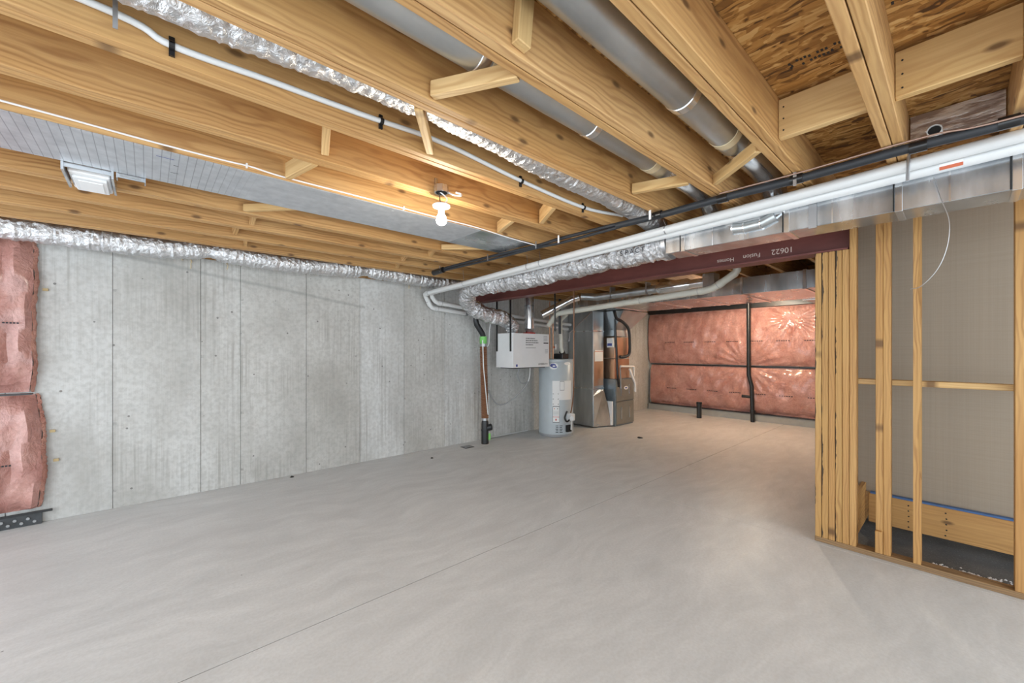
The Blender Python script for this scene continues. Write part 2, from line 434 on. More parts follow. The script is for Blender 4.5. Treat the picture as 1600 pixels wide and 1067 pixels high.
M['footing'] = plain('concrete_footing', (0.36, 0.37, 0.36), 0.9)
M['yellow'] = plain('tan_kraft_strip', (0.55, 0.42, 0.22), 0.7)
tm = NT('lit_bulb_glass'); M['bulb'] = tm.set(color=(1, 0.97, 0.9), emit=(1.0, 0.90, 0.74), estr=14.0, rough=0.3)

ZB = 2.433                                  # underside of the joists
ZT = 2.668                                  # top of the joists, underside of the subfloor
YK = lambda k: 0.214 + 0.4064 * k           # centre line of joist k
YW = 5.18                                   # concrete wall face
XF = 9.30                                   # far wall face

# ------------------------------------------------------------------ setting: floor
fl = empty('floor', (3.3, 1.6, 0), kind='structure')
G = 0.0035
for x0, x1 in ((-2.6, 3.72 - G), (3.72 + G, 9.6)):
    for y0, y1 in ((-2.4, 2.28 - G), (2.28 + G, 5.5)):
        MB().box(x0, x1, y0, y1, -0.10, 0).build('slab', M['floor'], fl)
MB().box(-2.6, 9.6, 2.28 - G, 2.28 + G, -0.10, -0.002).build('saw_cut', M['joint'], fl)
MB().box(3.72 - G, 3.72 + G, -2.4, 2.28 - G, -0.10, -0.001).build('saw_cut', M['jointpale'], fl)
MB().box(3.72 - G, 3.72 + G, 2.28 + G, 5.5, -0.10, -0.001).build('saw_cut', M['jointpale'], fl)

# ceiling (subfloor sheets laid across the joists)
ce = empty('ceiling', (3.3, 1.6, ZT), kind='structure')
for i, x0 in enumerate((-2.6, -0.31, 2.13, 4.57, 7.01)):
    x1 = (-0.31, 2.13, 4.57, 7.01, 9.6)[i]
    MB().box(x0 + 0.001, x1 - 0.001, -2.4, 5.5, ZT, ZT + 0.02).build('subfloor_sheet', M['osb'], ce)
# ink stamps on the underside of the boards (too worn to read)
rg = random.Random(3)
st = MB()
for row, y in ((0, 0.30), (1, 0.345)):
    for k in range(16):
        if rg.random() < 0.8:
            x = 2.02 + row * 0.035 + rg.uniform(-0.004, 0.004); yy = 0.27 + k * 0.014
            st.box(x, x + 0.016, yy, yy + 0.008, ZT - 0.0012, ZT + 0.001)
st.box(2.04, 2.06, 0.475, 0.482, ZT - 0.0012, ZT + 0.001)
for k in range(22):
    if rg.random() < 0.8:
        x = 1.90 + 0.03 * (k % 2); yy = -0.10 + k * 0.012
        st.box(x, x + 0.018, yy, yy + 0.007, ZT - 0.0012, ZT + 0.001)
st.build('ink_stamp', M['blackink'], ce)

# concrete wall on the left, one panel per form
wa = empty('wall_left', (3.3, YW, 0), kind='structure')
seams = [-2.7, -2.1, -1.48, -0.86, -0.24, 0.40, 0.74, 1.39, 2.03, 2.65, 3.31, 3.95, 4.60, 5.22, 5.85, 6.47, 7.10, 7.72, 8.35, 8.97, 9.31]
rg = random.Random(5)
for a, b in zip(seams[:-1], seams[1:]):
    d = rg.uniform(-0.004, 0.004)
    m = MB().box(a + 0.0018, b - 0.0018, YW + d, YW + 0.2, 0, 2.385)
    o = m.build('panel', M['cwall'], None, origin=(a, YW, 0), bevel=0.002)
    o.parent = wa; o.location = Vector((a, YW, 0)) - WL[wa]
MB().box(-2.7, 9.3, YW + 0.02, YW + 0.22, 0, 2.38).build('backing', M['joint'], wa)
board('sill_plate', (-2.7, YW + 0.09, 2.404), (9.3, YW + 0.09, 2.404), 0.14, 0.038, M['joist'], wa, side=(0, 1, 0))
rgs = random.Random(11)
for (x, z, l) in ((0.32, 2.37, 0.10), (0.62, 2.37, 0.07), (0.25, 2.372, 0.03), (2.72, 2.375, 0.06), (2.9, 2.375, 0.05)):
    pts = [(x + rgs.uniform(-.006, .006), YW - 0.006, z - l * i / 6) for i in range(7)]
    MB().tube(pts, [0.006 * rgs.uniform(.6, 1.3) for _ in pts], 6).build('foam_drip', M['mastic'], wa)

board('rim_joist', (-2.7, 5.27, (ZB+ZT)/2), (9.3, 5.27, (ZB+ZT)/2), 0.24, 0.038, M['joist'], wa)
# far wall
wf = empty('wall_far', (XF, 2.5, 0), kind='structure')
MB().box(XF, XF + 0.2, -0.2, 5.5, 0, 2.385).build('concrete', M['cwall'], wf)
MB().box(XF - 0.10, XF, 0.3, 5.15, 0, 0.14).build('footing', M['footing'], wf)
board('sill_plate', (XF + 0.09, -0.2, 2.404), (XF + 0.09, 5.5, 2.404), 0.14, 0.038, M['joist'], wf, side=(1, 0, 0))

board('rim_joist', (XF + .14, -0.2, (ZB+ZT)/2), (XF + .14, 5.5, (ZB+ZT)/2), 0.24, 0.038, M['joist'], wf)

# right wall of the far room and the boarded back of the stud wall
wr = empty('wall_right', (4.31, -0.2, 0), kind='structure')
MB().box(4.30, 4.315, -2.4, 0.60, 0.315, 1.205).build('board', M['kraft'], wr)
MB().box(4.30, 4.315, -2.4, 0.60, 1.215, 2.60).build('board', M['kraft'], wr)
MB().box(4.293, 4.30, -2.4, 0.60, 1.205, 1.215).build('edge_strip', M['white'], wr)
MB().box(4.33, 9.3, 0.57, 0.60, 0, 2.60).build('board', M['kraft'], wr)
MB().box(4.60, 4.615, -2.4, 0.56, 0, 0.4).build('board', M['kraft'], wr)

# ------------------------------------------------------------------ joists
JL = 'doubled floor joist of tan lumber '
jlab = {-1: 'beside the foil faced board', 0: 'between the two wide pale blocks', 1: 'between a wide pale block and a round duct',
        2: 'between the two round steel ducts', 3: 'between round duct and flexible duct', 4: 'carrying the white vacuum pipe on black clips',
        5: 'carrying the bare bulb', 6: 'carrying the thin white cable', 7: 'at the panning edge with the white fixture',
        8: 'first beyond the silver panning', 9: 'second beyond the silver panning',
        10: 'third beyond the silver panning', 11: 'fourth beyond the silver panning', 12: 'bearing on the concrete wall'}
for k in range(-1, 13):
    y = YK(k)
    e = empty('floor_joist', (0.6, y, ZB), JL + jlab[k], 'joist', 'floor joists over the open room')
    for s in (-1, 1):
        board('ply', (-2.55, y + s * 0.0208, (ZB + ZT) / 2), (3.845, y + s * 0.0208, (ZB + ZT) / 2), ZT - ZB - 0.001, 0.038, M['joist'], e)
for k in range(2, 13):
    y = YK(k) + 0.045
    tag(board('rear_joist', (3.85, y, (ZB + ZT) / 2), (9.42, y, (ZB + ZT) / 2), ZT - ZB - 0.001, 0.038, M['joist']),
        'single floor joist over the far room behind the steel beam', 'joist', 'floor joists over the far room')

# bridging struts between the joists, two rows
bnm = {1: 'in the round duct bay beside the blocks', 2: 'under the round duct by the flexible duct', 3: 'under the foil sleeved flexible duct', 4: 'in the bay with the bulb',
       5: 'in the bay behind the bulb', 7: 'in the first bay past the panning', 8: 'in the second bay past the panning', 9: 'in the third bay past the panning', 10: 'in the fourth bay past the panning'}
def strut(k, p0, p1, row, mat='bright', second='', ht=0):
    o = board('bridging_strut', p0, p1, ht or (0.044 if k == 3 else 0.060), 0.036, M[mat], None, side=(0, 0, 1) if abs(p1[2]-p0[2]) < .15 or abs(p1[1]-p0[1]) > .1 else (1, 0, 0))
    tag(o, second + 'short wood strut ' + bnm[k] + ', ' + ('far from' if row == 1 else 'near') + ' the beam', 'bridging', 'bridging struts between the joists')
zl = ZB + 0.034
def level(k, xa, xb, row):
    z = zl - (.010 if k == 3 else 0); strut(k, (xa, YK(k+1) - 0.046, z + .004), (xb, YK(k) + 0.046, z - .004), row)
def tall(k, xa, xb, row, ht): strut(k, (xa, YK(k+1) - 0.062, ZB + ht/2 + .003), (xb, YK(k) + 0.050, ZB + ht/2 + .003), row, ht=ht)
def diag(k, x, dx, row, mat='bright', second=''): strut(k, (x, YK(k+1) - 0.046, ZB + 0.046), (x + dx, YK(k) + 0.046, ZT - 0.040), row, mat, second)
strut(1, (.915, YK(2) - 0.058, ZB + .02), (.935, YK(2) - 0.058, ZT - .01), 1)
level(2, .83, 1.00, 1); level(3, 1.06, .82, 1)
tall(5, .60, .66, 1, .089); tall(7, .51, .78, 1, .050); tall(4, 2.28, 2.10, 2, .110); tall(5, 2.19, 2.08, 2, .089); tall(7, 2.14, 2.46, 2, .050)
for k, x, dx in ((4, .68, -.08), (8, .62, 0), (9, .56, .02), (10, .70, -.04)): diag(k, x, dx, 1, 'bright' if k < 8 else 'joist')
level(2, 2.28, 2.38, 2); level(1, 2.53, 2.25, 2)
for k, x, dx in ((8, 2.25, .02), (9, 2.14, .02), (10, 2.27, -.04)): diag(k, x, dx, 2, 'bright' if k < 8 else 'joist')

for (y0, y1, lab, z0) in ((YK(0) + 0.041, YK(1) - 0.041, 'wide pale wood block nailed between joists, one knot at its end', 2.555),
                          (YK(-1) + 0.041, YK(0) - 0.041, 'wide pale wood block nailed above the foil faced board', 2.560)):
    b = tag(board('joist_block', (2.26, y0, z0), (2.26, y1, z0), 0.184, 0.038, M['bright']), lab, 'wood block', 'wide pale blocks between the joists')
    for kk in range(3):
        c = (2.2405, y1 - 0.022, z0 - 0.06 + 0.055 * kk)
        MB().cyl(c, (2.2380, c[1], c[2]), 0.0035, 8).build('nail_head', M['dark'], b).matrix_parent_inverse = BMX[b].inverted() @ Matrix.Translation(wl(b))

# ------------------------------------------------------------------ steel beam
bm_ = empty('steel_beam', (3.845, 2.85, 2.185), 'maroon primed steel beam carrying the joists with upside-down chalk writing', 'beam')
Y0, Y1 = 0.54, 5.175
MB().box(3.77, 3.92, Y0, Y1, 2.185, 2.198).build('bottom_flange', M['maroon'], bm_)
MB().box(3.77, 3.92, Y0, Y1, 2.4195, 2.4325).build('top_flange', M['maroon'], bm_)
MB().box(3.840, 3.850, Y0, Y1, 2.198, 2.4195).build('web', M['maroon'], bm_)
tx = lambda y, z: frame((3.8395, y, z), (0, 1, 0), (0, 0, -1))
text('chalk_writing', '10622', 0.062, M['chalk'], tx(0.965, 2.262), bm_)
text('chalk_writing', 'Fusion', 0.052, M['chalk'], tx(1.19, 2.258), bm_)
text('chalk_writing', 'Homes', 0.050, M['chalk'], tx(1.40, 2.253), bm_)

# ------------------------------------------------------------------ stud wall on the right
XS = 3.77
SD = 0.089
wall_e = empty('stud_post', (XS + SD/2, 0.61, 0.038), 'built up post of five upright studs under the steel beam end, dark bark between', 'post')
for i in range(5):
    y = 0.714 - i * 0.0405
    board('stud', (XS + SD/2, y, 0.038), (XS + SD/2, y, 2.184), SD, 0.038, M['bark'] if i in (0, 1, 3) else M['stud'], wall_e, side=(1, 0, 0))
def stud(y, lab, mat='stud', z1=2.43, wave=None, thick=0.038):
    return tag(board('wall_stud', (XS + SD/2, y, 0.038), (XS + SD/2, y, z1), SD, thick, M[mat], None, side=(1, 0, 0), wave=wave), lab, 'stud', 'upright studs of the open wall')
stud(0.5115, 'tall wall stud running past the end of the maroon beam, beside the post')
stud(0.370 , 'waney stud ending above a patched short piece, left of a paired stud', 'stud', 2.43).name = 'wall_stud'
stud(0.331, 'strongly grained stud, right half of the pair behind the duct')
stud(0.184, 'narrow wavy edged single stud standing alone before the brown board', 'stud', 2.43, wave=3)
stud(-0.240, 'wide clean stud at the open end of the brown boarded wall')
stud(-0.65, 'stud past the open end stud, along the same plate')
tag(board('scab_block', (XS + 0.014, 0.3705, 0.05), (XS + 0.014, 0.3705, 0.20), 0.030, 0.037, M['stud'], None, side=(1, 0, 0)), 'short offcut nailed at the foot of the paired studs', 'wood block').location.x -= 0.032
tag(board('bottom_plate', (XS + SD/2, 0.735, 0.019), (XS + SD/2, -2.3, 0.019), SD, 0.037, M['plate'], None, side=(1, 0, 0)), 'dirty lumber bottom plate on the floor under the studs', 'plate')
for a, b in ((0.49, 0.391), (0.31, -0.22), (-0.262, -1.2)):
    tag(board('nailer', (XS + SD + 0.047, a + 0.02, 1.222), (XS + SD + 0.047, b - 0.02, 1.222), 0.089, 0.038, M['bright'], None, side=(1, 0, 0)),
        'flat horizontal nailer strip behind the studs, ' + ('short piece by the post' if a > .4 else 'long piece across the brown board' if a > 0 else 'past the end stud'), 'nailer', 'nailers across the brown board')
pl = tag(board('ledger_plank', (4.265, 0.48, 0.205), (4.265, -2.2, 0.205), 0.225, 0.038, M['stud']), 'wide plank ledger with nail rows under the blue strip', 'plank')
for yy in (0.255, 0.06):
    for kk in range(5):
        c = (4.2455, yy + random.uniform(-.004, .004), 0.12 + 0.04 * kk)
        n = MB().cyl(c, (4.2425, c[1], c[2]), 0.005, 8).build('nail_head', M['dark'], pl)
        n.matrix_parent_inverse = BMX[pl].inverted() @ Matrix.Translation(wl(pl))
tag(board('return_plank', (3.93, 0.515, 0.235), (5.0, 0.515, 0.235), 0.30, 0.030, M['stud']), 'knotty plank running back behind the post foot', 'plank')
tag(MB().box(4.243, 4.284, -2.2, 0.47, 0.318, 0.330).build('sealing_strip', M['bluefoam']), 'blue foam strip along the top of the ledger plank', 'strip')
def m_shade_sheet():  # sheet added over the slab, its dark colour paints the enclosed shade
    t = NT('shade_grey_sheet'); p = t.pos(); n = t.noise(p, 120, 3, 0.7); b = t.noise(p, 5, 3)
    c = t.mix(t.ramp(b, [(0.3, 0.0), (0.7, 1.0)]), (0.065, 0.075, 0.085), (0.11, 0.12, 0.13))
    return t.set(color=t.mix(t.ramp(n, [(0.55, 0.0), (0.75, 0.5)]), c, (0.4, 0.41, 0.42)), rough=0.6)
tag(MB().box(3.865, 4.59, -2.3, 0.56, 0.0, 0.006).build('shade_sheet', m_shade_sheet()), 'dark grey speckled sheet added for the shade behind the bottom plate', 'sheet')
# rubble on the slab under the plank
rb = MB(); rg = random.Random(9)
for i in range(420):
    t_ = rg.random(); y = 0.12 - 0.75 * t_; x = 3.89 + 0.06 * rg.random() ** 1.5 + 0.20 * max(0, rg.random() - .72); s = rg.uniform(.003, .010)
    a = rg.uniform(0, 3)
    pts = [(x + s*math.cos(a + q*1.57), y + s*math.sin(a + q*1.57), 0.0062) for q in range(4)]
    rb.add(pts + [(x, y, 0.006 + s * 0.9)], [(0,1,4),(1,2,4),(2,3,4),(3,0,4),(3,2,1,0)])
tag(rb.build('rubble', M['crumb']), 'pale crumbs scattered on the slab behind the bottom plate', 'rubble', kind='stuff')

# ------------------------------------------------------------------ galvanized trunk duct under the joists
td = empty('trunk_duct', (3.115, 0, 2.2), 'galvanized rectangular trunk duct hung below the joists in front of the studs', 'duct')
cuts = [1.535, 1.396, 0.73, 0.217, -0.183, -0.8, -2.2]
for a, b in zip(cuts[:-1], cuts[1:]):
    MB().box(3.0, 3.23, b, a, 2.2, 2.405).build('section', M['galv'], td, bevel=0.003)
for y in cuts[1:-1]:
    w2 = 0.016
    MB().box(2.995, 3.235, y - w2, y + w2, 2.195, 2.41).build('drive_cleat', M['shiny'], td, bevel=0.002)
    MB().box(2.992, 2.996, y + w2, y + w2 + 0.006, 2.2, 2.405).build('seam', M['dark'], td)
for y in (1.18, 0.95, 0.5, 0.03):
    MB().box(2.9975, 3.0, y - .004, y + .004, 2.2, 2.405).build('crossbreak', M['shiny'], td)
for y in (0.594,):
    MB().box(2.990, 2.998, y - .02, y + .02, 2.19, 2.43).build('hanger_strap', M['steel'], td)
# octagonal takeoff with round collar lying on the trunk's front
tk = MB(); pts = []
for yy, z in ((1.10, 2.33), (1.02, 2.25), (0.86, 2.245), (0.74, 2.33), (0.70, 2.41), (1.13, 2.41)):
    pts.append((yy, z))
n = len(pts)
tk.add([(2.985, a, b) for a, b in pts] + [(2.999, a, b) for a, b in pts], [tuple(range(n))] + [tuple(range(2*n-1, n-1, -1))] + [(i, (i+1) % n, n + (i+1) % n, n + i) for i in range(n)])
tk.build('takeoff_plate', M['shiny'], td)
for q, (p_, q_) in enumerate((((1.04, 2.285), (.97, 2.277)), ((.97, 2.277), (.87, 2.281)), ((.87, 2.281), (.79, 2.31)))):
    MB().cyl((2.992, *p_), (2.992, *q_), 0.036, 16).build('takeoff_elbow', M['galvd'], td, smooth=True)
    MB().tube([(2.992, p_[0] + .004, p_[1]), (2.992, p_[0] - .004, p_[1])], 0.0385, 16).build('gore_seam', M['shiny'], td)

# ------------------------------------------------------------------ round ducts in the joist bays
def round_duct(name, y, z, x0, x1, r, tapes, collars, end, label):
    e = empty(name, ((x0+x1)/2, y, z - r), label, 'duct', 'round steel ducts between joists')
    MB().cyl((x0, y, z), (x1, y, z), r, 32).build('pipe', M['galvd'], e, smooth=True)
    MB().tube(spline([(x1 - .02, y, z), (x1 + 0.20, y, z), (x1 + 0.42, y, z - .005), (x1 + 0.60, y, z - .03), (x1 + .70, y, z - .09), (x1 + .735, y, 2.428)], 6), r * 0.96, 28).build('elbow', M['shiny'], e, smooth=True)
    for x in collars:
        MB().tube([(x - .022, y, z), (x - .02, y, z), (x + .02, y, z), (x + .022, y, z)], [r, r + .004, r + .004, r], 32, cap=False).build('collar', M['shiny'], e, smooth=True)
    for x in tapes:
        MB().tube([(x - .03, y, z), (x - .028, y, z), (x + .028, y, z), (x + .03, y, z)], [r, r + .003, r + .003, r], 32, cap=False).build('sealant_band', M['mastic'], e, smooth=True)
    return e
round_duct('round_duct', 1.215, 2.574, -1.4, 2.36, 0.070, (2.20, 0.99), (1.62, .93), True, 'dull round steel duct in the bay beside the foil sleeved flexible duct')
round_duct('round_duct', 0.815, 2.582, -1.4, 2.36, 0.076, (2.23,), (1.75, 0.6), True, 'dull round steel duct beside the joist with the wide pale block')

# ------------------------------------------------------------------ flexible ducts
def flex(name, pts, r, label, mat, seg=26, wrinkle=0.05, pitch=0.022, pinch=(), per=None):
    P = spline(pts, 10); L = [0.0]
    for a, b in zip(P[:-1], P[1:]): L.append(L[-1] + (b - a).length)
    n = max(8, int(L[-1] / pitch)); Q = []; j = 0
    for i in range(n + 1):
        d = L[-1] * i / n
        while j < len(P) - 2 and L[j+1] < d: j += 1
        t = (d - L[j]) / max(1e-6, L[j+1] - L[j]); Q.append(P[j].lerp(P[j+1], t))
    rs = []; drift = 0.0
    for i, q in enumerate(Q):
        rr = (r[0] + (r[1]-r[0]) * i / n) if isinstance(r, tuple) else r
        drift = 0.6 * drift + random.uniform(-1, 1) * 0.7; rr *= 1 + wrinkle * (0.5 * drift + random.uniform(-.6, .6))
        for (px, py, pz, s) in pinch:
            dd = (q - Vector((px, py, pz))).length
            rr *= 1 - s * math.exp(-(dd / 0.07) ** 2)
        rs.append(rr)
    e = empty(name, Q[n//2] - Vector((0, 0, r[0] if isinstance(r, tuple) else r)), label, 'duct')
    MB().tube(Q, rs, seg, jitter=wrinkle * 0.55).build('sleeve', mat, e, smooth=True)
    for end in (0, -1):
        d = (Q[end] - Q[end + (1 if end == 0 else -1)]).normalized()
        c = Q[end]
        MB().tube([c - d*.03, c - d*.028, c + d*.004, c + d*.006], [rs[end]*1.0, rs[end]*1.05, rs[end]*1.05, rs[end]*.9], 24).build('clamp_band', M['steel'], e, smooth=True)
    return e
f1 = flex('flexible_duct', [(-1.2, 1.60, 2.56), (0.1, 1.61, 2.55), (0.6, 1.60, 2.57), (1.25, 1.60, 2.57), (1.7, 1.60, 2.54), (2.3, 1.615, 2.53), (2.66, 1.63, 2.52), (2.92, 1.635, 2.49), (3.05, 1.65, 2.47), (3.10, 1.66, 2.445)], 0.086,
     'foil sleeved flexible duct in the joist bay above the white vacuum pipe', M['sleeve'], wrinkle=.055, pitch=.011, pinch=((0.95, 1.6, 2.565, .14), (2.3, 1.6, 2.515, .08)))
f2 = flex('flexible_duct', [(3.115, 1.545, 2.30), (3.115, 2.1, 2.285), (3.115, 2.7, 2.265), (3.115, 3.3, 2.25), (3.12, 3.9, 2.26), (3.17, 4.35, 2.24), (3.34, 4.60, 2.10), (3.66, 4.62, 1.965), (3.98, 4.66, 1.94), (4.20, 4.70, 1.86), (4.27, 4.71, 1.765)], (0.108, 0.112),
     'crinkled foil flexible duct drooping under the beam to the white box', M['foil'], wrinkle=0.12, pitch=0.018, pinch=((3.115, 2.15, 2.28, .16), (3.115, 2.75, 2.26, .2), (3.17, 4.3, 2.24, .12)))
for i_, ch in enumerate('SPACT'): text('print', ch, 0.06, M['blackink'], frame((2.998, 1.93 - i_ * .05, 2.272), (0, -1, 0), (0, 0, 1)), f2)
f3 = flex('flexible_duct', [(-1.6, 4.93, 2.41), (-0.9, 4.93, 2.405), (0.0, 4.93, 2.395), (0.45, 4.93, 2.425), (1.15, 4.93, 2.40), (2.0, 4.93, 2.44), (2.5, 4.93, 2.425), (3.1, 4.93, 2.415), (3.6, 4.93, 2.42)], 0.095,
     'silver sleeved flexible duct sagging along the top of the concrete wall', M['sleeve'], pinch=((0.45, 4.93, 2.425, .30), (2.0, 4.93, 2.44, .30), (-1.0, 4.93, 2.4, .2)), wrinkle=0.08, pitch=.014)

# ------------------------------------------------------------------ silver panning below a joist bay
pn = empty('joist_panning', (0.8, 2.88, 2.4265), 'flat silver panning board closing a joist bay from below', 'panning')
MB().box(-1.9, 2.02, 2.616, 3.098, 2.4275, 2.4322).build('board', M['pan'], pn)
MB().box(2.02, 2.62, 2.616, 3.098, 2.4265, 2.4322).build('metal_end', M['galv'], pn)
rg = random.Random(2)
for k in range(26):
    x = -1.2 + k * 0.13; y = 2.66 if k % 2 else 3.07
    MB().box(x, x + .012, y, y + .006, 2.4265, 2.4276).build('staple', M['steel'], pn)
MB().box(0.03, 0.10, 2.70, 2.705, 2.427, 2.4278).build('pen_mark', M['blue'], pn)
MB().box(0.10, 0.12, 2.78, 2.785, 2.427, 2.4278).build('pen_mark', M['blackink'], pn)
MB().box(0.09, 0.125, 2.90, 2.904, 2.427, 2.4278).build('pen_mark', M['blackink'], pn)

# white square fixture in a galvanized bracket
fx = empty('ceiling_fixture', (-0.235, 3.29, 2.39), 'white square ceiling fixture in a galvanized bracket beside the silver panning', 'fixture')
MB().box(-0.335, -0.325, 3.10, 3.42, 2.385, 2.47).build('bracket', M['galv'], fx)
MB().box(-0.150, -0.140, 3.10, 3.42, 2.385, 2.47).build('bracket', M['galv'], fx)
MB().box(-0.325, -0.15, 3.11, 3.12, 2.405, 2.44).build('bracket_bar', M['galv'], fx)
MB().box(-0.318, -0.157, 3.16, 3.46, 2.40, 2.432).build('housing', M['white'], fx, bevel=0.006)
MB().box(-0.305, -0.17, 3.20, 3.44, 2.385, 2.4).build('trim', M['box'], fx, bevel=0.004)
MB().box(-0.285, -0.19, 3.24, 3.42, 2.381, 2.385).build('panel', M['white'], fx)
br = empty('slot_bracket', (-0.07, 3.13, 2.40), 'small slotted metal bracket under a wood strip by the panning edge', 'bracket')
MB().box(-0.13, -0.01, 3.105, 3.115, 2.405, 2.43).build('plate', M['galv'], br)
MB().box(-0.115, -0.03, 3.103, 3.1045, 2.410, 2.424).build('slot', M['grey'], br)
MB().box(-0.13, -0.125, 3.10, 3.16, 2.40, 2.43).build('tab', M['galv'], br)
MB().box(-0.015, -0.01, 3.10, 3.16, 2.40, 2.43).build('tab', M['galv'], br)

# ------------------------------------------------------------------ bare bulb
lb = empty('bulb_fixture', (1.36, 2.165, 2.20), 'lit bare bulb hanging from a metal junction box on the joist', 'light')
oc = [(1.36 + .045*math.cos(q*math.pi/4 + .39), 2.165 + .045*math.sin(q*math.pi/4 + .39)) for q in range(8)]
jb = MB(); jb.add([(a, b, 2.432) for a, b in oc] + [(a, b, 2.475) for a, b in oc], [tuple(range(7, -1, -1)), tuple(range(8, 16))] + [(i, (i+1) % 8, 8 + (i+1) % 8, 8 + i) for i in range(8)])
jbo = jb.build('junction_box', M['galv'], lb)
MB().cyl((1.36, 2.165, 2.4315), (1.36, 2.165, 2.4325), 0.036, 16).build('opening', M['dark'], jbo)
MB().box(1.335, 1.352, 2.195, 2.21, 2.44, 2.53).build('mount_strap', M['galv'], jbo)
MB().tube(spline([(1.35, 2.165, 2.435), (1.37, 2.15, 2.415), (1.40, 2.16, 2.40), (1.385, 2.165, 2.375), (1.36, 2.165, 2.365)], 6), 0.004, 8).build('wire', M['white'], lb, smooth=True)
MB().tube(spline([(1.345, 2.165, 2.435), (1.35, 2.17, 2.40), (1.355, 2.165, 2.365)], 6), 0.003, 8).build('wire', M['tape'], lb, smooth=True)
MB().tube(spline([(1.40, 2.165, 2.45), (1.45, 2.17, 2.445), (1.51, 2.175, 2.455), (1.525, 2.19, 2.475), (1.49, 2.20, 2.48)], 6), 0.006, 8).build('cable', M['white'], lb, smooth=True)
def lathe(prof, c, seg=24):
    m = MB(); m.tube([(c[0], c[1], c[2] + z) for z, r in prof], [r for z, r in prof], seg); return m
lathe([(-.002, .004), (0, .052), (.010, .056), (.018, .046), (.020, .003)][::-1], (1.36, 2.165, 2.342)).build('lampholder_disc', M['white'], lb, smooth=True)
lathe([(0.0, .02), (-.030, .02)], (1.36, 2.165, 2.343)).build('socket', M['white'], lb, smooth=True)
lathe([(0, .015), (-.012, .018), (-.03, .028), (-.05, .033), (-.068, .030), (-.080, .018), (-.084, .003)], (1.36, 2.165, 2.313)).build('bulb', M['bulb'], lb, smooth=True)
ld = bpy.data.lights.new('bulb_light', 'POINT'); ld.energy = 6; ld.color = (1.0, 0.90, 0.76); ld.shadow_soft_size = 0.035
lo = bpy.data.objects.new('bulb_light', ld); COL.objects.link(lo); lo.parent = lb; lo.location = Vector((1.36, 2.165, 2.22)) - WL[lb]

# second bare bulb over the far room, up between the joists behind the beam
lb2 = empty('rear_bulb_fixture', (7.7, 2.47, 2.46), 'bare bulb between the joists of the far room behind the beam', 'light')
lathe([(-.002, .004), (0, .052), (.018, .046), (.020, .003)][::-1], (7.7, 2.47, 2.64)).build('lampholder_disc', M['white'], lb2, smooth=True)
lathe([(0, .015), (-.012, .018), (-.03, .028), (-.05, .033), (-.068, .030), (-.080, .018), (-.084, .003)], (7.7, 2.47, 2.635)).build('bulb', M['bulb'], lb2, smooth=True)
for (x, y, e) in ((7.7, 2.47, 34),):
    ld = bpy.data.lights.new('rear_bulb_light', 'POINT'); ld.energy = e; ld.color = (1.0, 0.87, 0.68); ld.shadow_soft_size = 0.05
    lo = bpy.data.objects.new('rear_bulb_light', ld); COL.objects.link(lo); lo.parent = lb2; lo.location = Vector((x, y, 2.45)) - WL[lb2]

# ------------------------------------------------------------------ small runs on the joists
vp = empty('vacuum_pipe', (1, 1.78, 2.47), 'slim white pipe clipped along a joist below the flexible duct', 'pipe')
VPP = [(-1.2, 1.782, 2.50), (-.15, 1.782, 2.515), (.06, 1.786, 2.482), (.35, 1.786, 2.492), (.7, 1.786, 2.502), (1.13, 1.786, 2.52), (1.69, 1.786, 2.481), (2.3, 1.786, 2.464), (2.75, 1.76, 2.50)]
MB().tube(spline(VPP, 8), 0.0115, 12).build('tube', M['pvc'], vp, smooth=True)
for (x, z) in ((.06, 2.482), (0.80, 2.507), (1.69, 2.481), (2.3, 2.464)):
    MB().tube([(x - .008, 1.786, z), (x + .008, 1.786, z)], 0.015, 12).build('clip', M['tape'], vp)
    MB().box(x - .008, x + .008, 1.79, 1.8015, z - .032, z + .032).build('clip_tab', M['tape'], vp)
nc = empty('white_cable', (1, 2.60, 2.44), 'thin white cable stapled along the joist beside the silver panning', 'cable')
MB().tube(spline([(-1.5, 2.600, 2.47), (-.4, 2.604, 2.462), (0, 2.606, 2.455), (.3, 2.606, 2.455), (.42, 2.606, 2.458), (.57, 2.606, 2.448), (.98, 2.606, 2.447), (1.33, 2.606, 2.444), (1.6, 2.606, 2.44), (1.97, 2.60, 2.437), (2.3, 2.60, 2.42), (2.62, 2.58, 2.405)], 6), 0.0045, 8).build('sheath', M['white'], nc, smooth=True)
for x, z in ((.40, 2.457), (1.33, 2.444)):
    MB().box(x - .004, x + .004, 2.599, 2.613, z - .012, z + .012).build('staple', M['white'], nc)
ps = tag(MB().box(-.006, .006, 1.43 - .038 - .004, 1.43 - .038 - .0015, 2.40, 2.60).build('perforated_strap', M['steel']), 'short perforated steel strap hanging from the joist by the flexible duct', 'strap')
ps.location = (-0.075, 1.74, 2.44)

# foil faced board between the joists with a cut pipe end
tag(MB().box(2.955, 2.975, YK(-1) + 0.045, YK(0) - 0.045, 2.50, 2.664).build('foil_board', M['foilboard']), 'foil faced insulation board closing the joist bay beside the trunk duct', 'board')
pe = empty('pipe_stub', (2.80, 0.078, 2.48), 'cut grey pipe stub sticking out of the foil faced board', 'pipe')
m = MB(); seg = 20
vs = []
for x, r in ((2.954, .027), (2.80, .027), (2.80, .023), (2.93, .023)):
    vs += [(x, 0.078 + r*math.cos(2*math.pi*k/seg), 2.505 + r*math.sin(2*math.pi*k/seg)) for k in range(seg)]
m.add(vs, [(i*seg+k, i*seg+(k+1) % seg, (i+1)*seg+(k+1) % seg, (i+1)*seg+k) for i in range(3) for k in range(seg)])
m.build('tube', M['pvc'], pe, smooth=True)
MB().cyl((2.808, .078, 2.505), (2.90, .078, 2.505), 0.0225, 18).build('dark_bore', M['dark'], pe)

